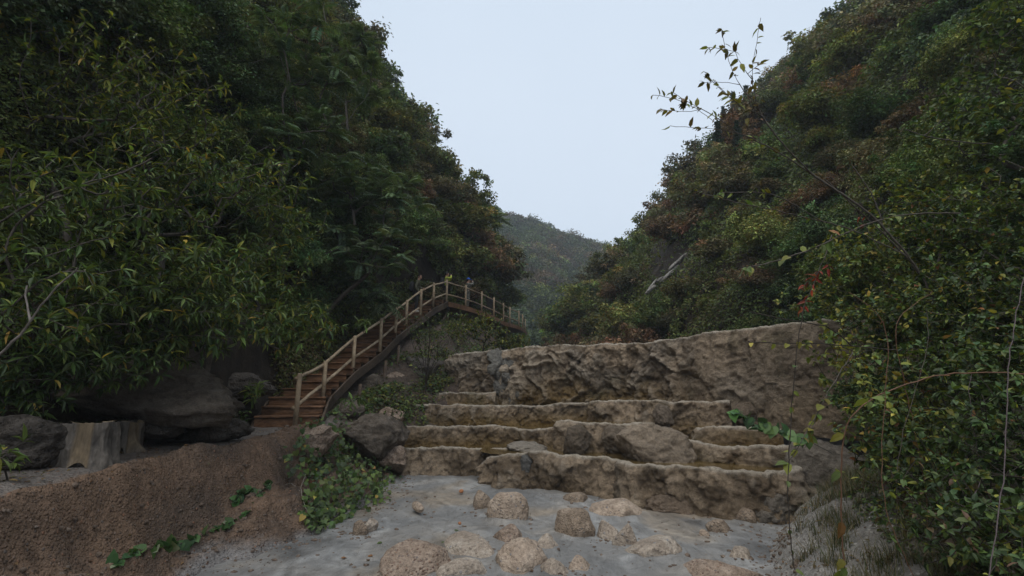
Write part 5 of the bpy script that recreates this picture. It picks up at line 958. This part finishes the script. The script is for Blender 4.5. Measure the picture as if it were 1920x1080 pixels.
for i in range(n):
    y = rg.uniform(3.2, 12); x = xm(y) - rg.uniform(-.02, 1.05) * (xm(y) - xc(y)); z = float(bank_z(np.array([x]), np.array([y]))[0]); s_ = .007 + .03 * rg.random() ** 4
    gv.append(V0 * (1 + .3 * rg.normal(size=(len(V0), 1)).clip(-1, 1)) * [s_ * rg.uniform(.8, 1.5), s_, s_ * .8] + [x, y, z]); gf.append(F0 + k_); k_ += len(V0)
tag(mk('gravel', np.concatenate(gv), [np.concatenate(gf)], rock_mat('brown_gravel', [(.09, .065, .05), (.17, .125, .095), (.25, .2, .16)], 3)), kind='stuff')
# bare rock on the right slope, set on the slope's own surface
c0 = slope_at(RIGHT, 1262, 502); Vs, Fs, k_ = [], [], 0; th = R(-42); rg = np.random.default_rng(951)
for i in range(16):
    u = rg.random(); px, py = 1216 + 92 * u + rg.normal(0, 5), 546 - 88 * u + rg.normal(0, 4); c = at(px, py, c0.y - .25 + .5 * rg.random() + 2.2 * u); sc_ = c.y / FPX; V, F = rock_shape((0, 0, 0), (rg.uniform(9, 22) * sc_, 9 * sc_, rg.uniform(2.2, 4.5) * sc_), 960 + i, 3, 0, .3, 9, .08)
    a_ = th + rg.normal(0, .12); V = V @ np.array([[math.cos(a_), 0, math.sin(a_)], [0, 1, 0], [-math.sin(a_), 0, math.cos(a_)]]).T + np.array(c); Vs.append(V); Fs.append(F + k_); k_ += len(V)
tag(mk('pale_outcrop', np.concatenate(Vs), [np.concatenate(Fs)], rock_mat('pale_rock', [(.12, .11, .10), (.26, .245, .225), (.36, .345, .32)], .9, bd=.2)), 'pale streak of bare broken rock among the bushes of the right slope', 'rock')


# ------------------------------------------------------------------ wooden stairway and walkway
M_step = wood_mat('stair_planks', (.07, .036, .022), (.18, .095, .052), (.29, .165, .095), (2, 24, 24), .6)
M_rail = wood_mat('debarked_log', (.19, .14, .09), (.33, .25, .165), (.44, .35, .24), (6, 6, 6))
M_beam = wood_mat('dark_beam', (.045, .03, .022), (.085, .06, .042), (.14, .10, .07), (2, 20, 20))
PO = [(553, 801, 706, 11.0), (605, 749, 682, 12.7), (661, 699, 634, 14.6), (712, 662, 601, 16.4), (741, 632, 580, 17.9), (761, 616, 566, 19.0), (788, 597, 545, 20.4), (812, 578, 533, 22.0), (837, 566, 527, 23.8),
      (873, 575, 537, 25.2), (903, 585, 549, 26.8), (926, 594, 560, 28.5), (944, 604, 570, 30.3), (956, 607, 577, 32.0), (973, 613, 584, 34.2), (980, 617, 591, 36.5), (985, 623, 600, 39.0)]
BT = [at(x, yb, Y) for x, yb, yt, Y in PO]; TP = [at(x, yt, Y) for x, yb, yt, Y in PO]
stair = empty('wooden_stairway', BT[0], 'rustic wooden stairway rising to a cliff walkway with log handrails', 'stairway')
print('STAIR', [(round(b.x, 2), round(b.y, 1), round(b.z, 2), round(t.z - b.z, 2)) for b, t in zip(BT, TP)])
rg = np.random.default_rng(41)
for b, t, k in zip(BT, TP, range(99)):
    m = MB(); rr = .058 if k < 9 else .05; m.tube([Vector(b) - Vector((0, 0, .12)), Vector(b) * .5 + Vector((b.x, b.y, t.z)) * .5, (b.x, b.y, t.z + .05), (b.x, b.y, t.z + .075)], [rr, rr * .95, rr * .92, rr * .5], 10, True, .14, k); m.build('post', M_rail, stair)
for hgt in (1.0, .42):
    for k in range(len(BT) - 1):
        a_, b_ = BT[k], BT[k + 1]; ha, hb = TP[k].z - a_.z, TP[k + 1].z - b_.z; off = Vector((-.06, 0, 0)); A_ = a_ + Vector((0, 0, ha * (hgt - .04))) + off; C_ = b_ + Vector((0, 0, hb * (hgt - .04))) + off
        e = (C_ - A_).normalized() * .06; rr = .042 if k < 8 else .034; mid = (A_ + C_) / 2 + Vector((0, 0, rg.normal(0, .012))); m = MB(); m.tube([A_ - e, A_ * .67 + C_ * .33, mid, C_ + e], [rr * 1.05, rr, rr * .95, rr], 9, True, .16, k); m.build('rail', M_rail, stair)
# treads: right edge follows the posts
def edge(z):
    zs = [b.z for b in BT[:9]]; f = [np.interp(z, zs, [b[i] for b in BT[:9]]) for i in (0, 1)]; return np.array([f[0] + np.interp(z, [zs[0], zs[1], zs[2]], [.42, .14, .06]), f[1] + np.interp(z, [zs[0], zs[1]], [.25, 0]), z])
z0, z1 = BT[0].z, BT[8].z; ns_ = 26; wst = 1.35; ZS = np.linspace(z0 + .02, z1, ns_)
for k in range(ns_ - 1):
    z = ZS[k + 1]; E0 = edge(ZS[k]); E1 = edge(z); E2 = edge(min(z1, ZS[min(k + 2, ns_ - 1)])); t = nrm((E1 - E0)[:2]); lft = np.array([-t[1], t[0], 0]); fw = np.array([t[0], t[1], 0]); run = max(.28, np.linalg.norm((E2 - E1)[:2]) if k < ns_ - 2 else .5)
    rise = z - ZS[k]; base = np.array([E0[0], E0[1], 0]); m = MB(); j = rg.normal(0, .006, 3)
    m.box(base + lft * wst / 2 + fw * (run * .5 + .02) + UP * (z - .02) + j, lft * wst / 2, fw * (run * .5 + .04), UP * .022, .008); m.build('tread', M_step, stair)
    m = MB(); m.box(base + lft * wst / 2 + fw * .03 + UP * (z - .045 - rise / 2) + j * .5, lft * (wst / 2 - .01), fw * .014, UP * (rise / 2 - .004), .004); m.build('riser', M_step, stair)
# stringers
for side in (0, 1):
    m = MB(); V = []
    for z in np.linspace(z0 - .05, z1 + .02, 40):
        E = edge(max(z, z0)); t = nrm((edge(min(z1, z + .1)) - edge(max(z0, z - .1)))[:2]); lf = np.array([-t[1], t[0], 0]); p = E + lf * (wst + .03 if side else -.03); p[2] = z
        V.append([p - lf * .025 + UP * .04, p + lf * .025 + UP * .04, p + lf * .025 - UP * .24, p - lf * .025 - UP * .24])
    V = np.array(V).reshape(-1, 3); F = grid_faces(40, 4); F2 = np.array([[i * 4 + 3, (i + 1) * 4 + 3, (i + 1) * 4, i * 4] for i in range(39)] ); m.add(V, [F, F2, np.array([[0, 1, 2, 3], [159, 158, 157, 156]])]); m.build('stringer', M_beam, stair, smooth=False)
# walkway deck: planks along the cliff
m = MB(); seg = []
for k in range(8, len(BT) - 1):
    a_, b_ = np.array(BT[k]), np.array(BT[k + 1]); L = np.linalg.norm(b_ - a_); npk = max(2, int(L / .19)); t = nrm(b_ - a_); lf = nrm(np.cross(UP, t))
    for i in range(npk):
        c = a_ + (b_ - a_) * ((i + .5) / npk); m.box(c + lf * .72 - UP * .02 + UP * rg.normal(0, .004), lf * .85, t * (L / npk * .48), UP * .02)
m.build('deck', M_step, stair, smooth=False)
for off_, dz, hh in ((-.12, -.14, .11), (1.45, -.14, .11)):
    m = MB()
    for k in range(8, len(BT) - 1):
        a_, b_ = np.array(BT[k]), np.array(BT[k + 1]); t = nrm(b_ - a_); lf = nrm(np.cross(UP, t)); m.box((a_ + b_) / 2 + lf * off_ + UP * dz, (b_ - a_) / 2 + t * .01, lf * .03, UP * hh)
    m.build('beam', M_step, stair, smooth=False)
# supports under it
def support(p, q, r=.05):
    m = MB(); m.tube([p, (Vector(p) + Vector(q)) / 2, q], [r, r, r * 1.1], 8, True, .12, 3); m.build('support', M_beam, stair)
for px, py, Y, px2, py2, Y2 in [(724, 676, 15.8, 712, 768, 15.8), (748, 648, 17.2, 745, 690, 17.0), (676, 720, 14.2, 670, 770, 14.2), (842, 576, 24.2, 836, 612, 24.0), (838, 588, 24, 800, 640, 22.0), (634, 770, 12.6, 632, 800, 12.6), (905, 592, 27.5, 905, 640, 27.5), (950, 612, 31, 950, 650, 31)]:
    support(at(px, py, Y), at(px2, py2, Y2) - Vector((0, 0, .3)))

# ------------------------------------------------------------------ people on the stairway
M_skin = plain_mat('skin', (.36, .20, .14), .55, c2=(.42, .24, .17), sc=40, bd=.001)
def cloth_mat(name, c, c2, sc=18, camo=None):
    m, t, b, o = new_mat(name); co = obj_co(t); n = noise(t, co, sc, 4, .6)
    stops = [(.3, c), (.7, c2)] if camo is None else camo; k = ramp(t, n.outputs[0], stops)
    if camo is not None: t.nodes[[x.name for x in t.nodes if x.type == 'VALTORGB'][-1]].color_ramp.interpolation = 'CONSTANT'
    t.links.new(k, b.inputs['Base Color']); b.inputs['Roughness'].default_value = .85; n2 = noise(t, co, 6, 4, .6, 1.); bump(t, b, [(n2.outputs[0], 1.)], .03); return m
def skin_mesh(name, J, E, mat, parent, sub=2, extra=None):
    """a continuous surface grown round joints {name: (x, y, z, rx, ry)}; root is the first"""
    ks = list(J); me = bpy.data.meshes.new(name); me.from_pydata([J[k][:3] for k in ks], [(ks.index(a), ks.index(b)) for a, b in E], []); o = bpy.data.objects.new(name, me); COL.objects.link(o)
    o.modifiers.new('s', 'SKIN'); sv = me.skin_vertices[0].data
    for i, k in enumerate(ks): sv[i].radius = (J[k][3], J[k][4] if len(J[k]) > 4 else J[k][3]); sv[i].use_root = i == 0
    sb = o.modifiers.new('d', 'SUBSURF'); sb.levels = sub; sb.render_levels = sub
    dg = bpy.context.evaluated_depsgraph_get(); me2 = bpy.data.meshes.new_from_object(o.evaluated_get(dg)); o.modifiers.clear(); o.data = me2
    if extra is not None:
        bm = bmesh.new(); bm.from_mesh(me2); me3 = extra; bm.from_mesh(me3); bm.to_mesh(me2); bm.free()
    me2.materials.clear(); me2.materials.append(mat)
    for p in me2.polygons: p.use_smooth = True
    o.parent = parent; return o
def person(loc, face, label, jacket, trousers, shoes, hair, arms, cap=None, lean=(0, 0), head_turn=0., step=0.):
    root = empty('person', loc, label, 'person'); root.rotation_euler[2] = face
    lx, ly = lean; sh = lambda x, y, z: (x + lx * max(0, z - .95) / .5, y + ly * max(0, z - .95) / .5, z)
    hd = sh(0, .03, 1.60); nk = sh(0, .0, 1.44)
    J = {'pelvis': (*sh(0, 0, .95), .13, .10), 'waist': (*sh(0, .01, 1.08), .125, .095), 'chest': (*sh(0, 0, 1.28), .15, .11), 'neckb': (*sh(0, 0, 1.42), .065, .06), 'neck': (*sh(0, .015, 1.50), .05, .05), 'headb': (hd[0], hd[1], hd[2] - .02, .075, .085), 'headt': (hd[0], hd[1] - .005, hd[2] + .085, .07, .08)}
    E = [('pelvis', 'waist'), ('waist', 'chest'), ('chest', 'neckb'), ('neckb', 'neck'), ('neck', 'headb'), ('headb', 'headt')]
    hands = {}
    for s, nm in ((1, 'r'), (-1, 'l')):
        el, ha = arms[nm]; S_ = sh(.185 * s, 0, 1.39)
        J['sh' + nm] = (*S_, .062); J['el' + nm] = (*el, .043); J['wr' + nm] = (*ha, .028); d = nrm(np.array(ha) - np.array(el)); pm = np.array(ha) + d * .07; J['pm' + nm] = (*pm, .036, .02)
        E += [('chest', 'sh' + nm), ('sh' + nm, 'el' + nm), ('el' + nm, 'wr' + nm), ('wr' + nm, 'pm' + nm)]; hands[nm] = (np.array(ha), d, pm)
        st = step * s; J['hip' + nm] = (.095 * s, 0, .90, .09); J['kn' + nm] = (.105 * s, .03 + st * .6, .50 + abs(st) * .15, .06); J['an' + nm] = (.11 * s, -.02 + st, .09 + max(0, st) * .5, .04); J['to' + nm] = (.125 * s, .13 + st, .045 + max(0, st) * .5, .035)
        E += [('pelvis', 'hip' + nm), ('hip' + nm, 'kn' + nm), ('kn' + nm, 'an' + nm), ('an' + nm, 'to' + nm)]
    mb = MB(); ct, st_ = math.cos(head_turn), math.sin(head_turn); rot = lambda v: np.array([v[0] * ct - v[1] * st_, v[0] * st_ + v[1] * ct, v[2]])
    H = np.array(hd)
    def headf(V):
        V = V.copy(); V[:, 0] *= 1 - .12 * sstep(0, -.11, V[:, 2]); V[:, 1] += .02 * sstep(0, -.09, V[:, 2]) * (V[:, 1] > 0)
        return V @ np.array([[ct, st_, 0], [-st_, ct, 0], [0, 0, 1]])
    mb.ball(H + [0, 0, .03], (.078, .098, .118), 18, 14, headf)
    mb.ball(H + rot((0, .098, .015)), (.014, .022, .024), 8, 6)                           # nose
    for s in (-1, 1): mb.ball(H + rot((.078 * s, -.005, .02)), (.012, .022, .032), 8, 6)  # ears
    mb.tube([H + rot((-.024, .094, -.045)), H + rot((0, .101, -.043)), H + rot((.024, .094, -.045))], [.004, .007, .004], 6)   # lips
    for nm, (ha, d, pm) in hands.items():
        s = 1 if nm == 'r' else -1; side = nrm(np.cross(d, np.array([0, .3, 1.]))); up = np.cross(side, d)
        for q in range(4):
            b = pm + side * (.024 - .016 * q); ln = (.07, .078, .073, .058)[q]; mb.tube([b, b + d * ln * .5 - up * .008, b + d * ln * .8 - up * .03, b + d * ln * .85 - up * .048], [.009, .0085, .008, .006], 6)
        b = ha + d * .03 + side * .03; mb.tube([b, b + side * .025 + d * .02, b + side * .03 + d * .05 - up * .01], [.011, .01, .007], 6)
    ex = bpy.data.meshes.new('x'); V = np.concatenate(mb.v); fs = [tuple(f) for g in mb.f.values() for arr in g for f in arr]; ex.from_pydata(V.tolist(), [], [tuple(int(i) for i in f) for f in fs])
    skin_mesh('body', J, E, M_skin, root, 2, ex)
    def grow_(names, edges, add, nm, mat, ends=None):
        K = {n: (*J[n][:3], *[r + add for r in (J[n][3:] if len(J[n]) > 4 else (J[n][3], J[n][3]))]) for n in names}
        if ends: K.update(ends)
        return skin_mesh(nm, K, edges, mat, root, 2)
    hem = {'hem': (*sh(0, 0, .84), .165, .135)}
    grow_(['chest', 'waist', 'pelvis', 'neckb', 'shr', 'elr', 'wrr', 'shl', 'ell', 'wrl'], [('chest', 'waist'), ('waist', 'pelvis'), ('pelvis', 'hem'), ('chest', 'neckb'), ('chest', 'shr'), ('shr', 'elr'), ('elr', 'wrr'), ('chest', 'shl'), ('shl', 'ell'), ('ell', 'wrl')], .022, 'jacket', jacket, hem)
    grow_(['pelvis', 'hipr', 'knr', 'anr', 'hipl', 'knl', 'anl'], [('pelvis', 'hipr'), ('hipr', 'knr'), ('knr', 'anr'), ('pelvis', 'hipl'), ('hipl', 'knl'), ('knl', 'anl')], .02, 'trousers', trousers)
    for nm in 'rl':
        a_, t_ = np.array(J['an' + nm][:3]), np.array(J['to' + nm][:3]); m = MB(); hl = a_ + [0, -.06, -.045]
        m.tube([hl + [0, -.01, 0], hl + [0, .02, .005], (a_ + t_) / 2 - [0, 0, .015], t_ + [0, .03, 0], t_ + [0, .075, -.008]], [.028, .045, .048, .044, .024], 10); o = m.build('shoe', shoes); o.parent = root
    m = MB()
    def hairf(V):
        V = V.copy(); V[:, 2] = np.where((V[:, 1] > .045) & (V[:, 2] < .05), .05, V[:, 2]); V[:, 2] = np.maximum(V[:, 2], -.07); return V @ np.array([[ct, st_, 0], [-st_, ct, 0], [0, 0, 1]])
    m.ball(H + [0, 0, .045], (.088, .106, .116), 18, 14, hairf); o = m.build('hair', hair); o.parent = root
    for s in (-1, 1):
        m = MB(); m.ball(H + rot((.03 * s, .088, .03)), (.011, .008, .008), 8, 6); o = m.build('eye', hair); o.parent = root
    if cap is not None:
        m = MB()
        def capf(V): V = V.copy(); V[:, 2] = np.maximum(V[:, 2], -.005); return V @ np.array([[ct, st_, 0], [-st_, ct, 0], [0, 0, 1]])
        m.ball(H + [0, 0, .085], (.1, .118, .1), 18, 12, capf); f = rot((0, .13, .09)); r_ = rot((1, 0, 0)); m.box(H + f, r_ * .075, rot((0, .065, -.012)), UP * .006, .005); o = m.build('cap', cap); o.parent = root
    return root
def backpack(loc, face, label, mat, s=1.):
    root = empty('backpack', loc, label, 'backpack'); root.rotation_euler[2] = face; m = MB()
    m.ball((0, 0, 0), (.16 * s, .1 * s, .24 * s), 16, 12, lambda V: np.sign(V) * np.abs(V / (np.array([.16, .1, .24]) * s)) ** .7 * np.array([.16, .1, .24]) * s); o = m.build('bag', mat); o.parent = root
    m = MB(); m.ball((0, -.09 * s, -.06 * s), (.12 * s, .05 * s, .13 * s), 12, 10, lambda V: V); o = m.build('pocket', mat); o.parent = root
    for q in (-1, 1):
        m = MB(); m.tube([(.09 * q, .08, .2 * s), (.1 * q, .17, .19 * s), (.11 * q, .23, .05 * s), (.1 * q, .19, -.1 * s), (.09 * q, .09, -.18 * s)], .016, 6); o = m.build('strap', mat); o.parent = root
    return root
def camera_prop(loc, face, label):
    root = empty('photo_camera', loc, label, 'camera'); root.rotation_euler[2] = face; mt = plain_mat('camera_black', (.012, .012, .013), .4)
    m = MB(); m.box((0, 0, 0), (.068, 0, 0), (0, .03, 0), (0, 0, .045), .012); m.box((0, 0, .055), (.025, 0, 0), (0, .025, 0), (0, 0, .015), .006); o = m.build('body', mt); o.parent = root
    m = MB(); m.tube([(0, .03, 0), (0, .07, 0), (0, .12, 0)], [.034, .036, .038], 14); o = m.build('lens', mt); o.parent = root
M_black = cloth_mat('black_cloth', (.012, .012, .014), (.03, .03, .033)); M_hair = plain_mat('black_hair', (.008, .007, .007), .6); M_white = plain_mat('white_shoe', (.62, .6, .56), .6)
M_olive = cloth_mat('olive_cloth', (.055, .055, .032), (.10, .095, .058)); M_lime = cloth_mat('lime_cloth', (.20, .24, .03), (.42, .48, .06), 7)
M_camo = cloth_mat('camouflage_cloth', None, None, 14, [(0., (.03, .035, .03)), (.42, (.12, .12, .10)), (.5, (.05, .055, .045)), (.56, (.24, .23, .2)), (.66, (.04, .04, .035))]); M_blue = cloth_mat('blue_cloth', (.012, .06, .30), (.02, .10, .42)); M_boot = plain_mat('dark_boot', (.03, .025, .02), .7)
def on_deck(px, py, Y): return at(px, py, Y)
E_ = edge(BT[5].z + .12); p1 = Vector((E_[0] - .42, E_[1] + .25, float(ZS[np.argmin(np.abs(ZS - (BT[5].z + .12)))]) + .002))
p1 = None
def tread_spot(k, lat):
    z = ZS[k + 1]; E0 = edge(ZS[k]); E1 = edge(z); t = nrm((E1 - E0)[:2]); return Vector((E0[0] - t[1] * lat + t[0] * .2, E0[1] + t[0] * lat + t[1] * .2, z + .002)), math.atan2(t[1], t[0])
k1 = int(np.argmin([abs(proj(np.array(tread_spot(k, .45)[0]))[0] - 782) for k in range(ns_ - 1)])); q, an = tread_spot(k1, .45)
F1 = R(-78)          # faces down the valley side, towards the handrail
def rail_local(root_loc, face, world): d = Vector(world) - Vector(root_loc); c, s = math.cos(-face), math.sin(-face); return np.array([d.x * c - d.y * s, d.x * s + d.y * c, d.z])
rl = np.array([np.array(BT[i]) + (np.array(TP[i]) - np.array(BT[i])) * [0, 0, .98] for i in range(9)]); tgt = np.array([np.interp(q.y - .15, rl[:, 1], rl[:, i]) for i in range(3)])
hl = rail_local(q, F1, tgt + UP * .06); dirn = nrm(hl - np.array([-.2, 0, 1.38]))
print('P1', q, hl)
wr = hl - nrm(hl - np.array([-.25, .1, 1.1])) * .11
person(q, F1, 'person in dark olive jacket and black trousers leaning on the stair handrail', M_olive, M_black, M_white, M_hair, {'l': (tuple((np.array([-.19, .02, 1.36]) + wr) / 2 + np.array([-.04, -.07, -.05])), tuple(wr)), 'r': ((.25, -.06, 1.12), (.22, .08, .92))}, lean=(0, .06), head_turn=-.5)
dF = lambda f, v: Vector((v[0] * math.cos(f) - v[1] * math.sin(f), v[0] * math.sin(f) + v[1] * math.cos(f), v[2]))
backpack(q + dF(F1, (0, -.2, 1.16)), F1, 'black backpack on the person leaning on the handrail', M_black)
A8 = np.array(BT[8]); lf8 = np.array([-.97, .25, 0]); q2 = Vector(A8 + lf8 * .35 + np.array([.18, .75, .0])); F2 = R(-80)
person(q2, F2, 'person in yellow green jacket taking a photo at the top of the stairs', M_lime, M_black, M_boot, M_hair, {'r': ((.24, .24, 1.36), (.09, .24, 1.55)), 'l': ((-.24, .24, 1.36), (-.09, .24, 1.55))})
backpack(q2 + dF(F2, (0, -.21, 1.2)), F2, 'black backpack on the person in the yellow green jacket', M_black); camera_prop(q2 + dF(F2, (0, .21, 1.62)), F2, 'black camera held by the person in the yellow green jacket')
A9 = (np.array(BT[9]) * .55 + np.array(BT[10]) * .45); q3 = Vector(A9 + np.array([-.32, .12, .0])); q3.z = A9[2] + .002; F3 = R(-72)
person(q3, F3, 'person in camouflage suit and blue cap taking a photo on the walkway', M_camo, M_camo, M_boot, M_hair, {'r': ((.24, .24, 1.36), (.09, .24, 1.55)), 'l': ((-.24, .24, 1.36), (-.09, .24, 1.55))}, cap=M_blue)
camera_prop(q3 + dF(F3, (0, .21, 1.62)), F3, 'black camera held by the person in camouflage')

# ------------------------------------------------------------------ the air of the valley
m = bpy.data.materials.new('haze'); m.use_nodes = True; t = m.node_tree; t.nodes.clear(); o = t.nodes.new('ShaderNodeOutputMaterial'); v = t.nodes.new('ShaderNodeVolumePrincipled')
v.inputs['Color'].default_value = (.78, .87, .98, 1); v.inputs['Density'].default_value = .0010; t.links.new(v.outputs[0], o.inputs['Volume'])
b = MB(); b.box((10, 160, 39), (290, 0, 0), (0, 270, 0), (0, 0, 41)); o = b.build('haze', m, smooth=False); tag(o, kind='stuff')
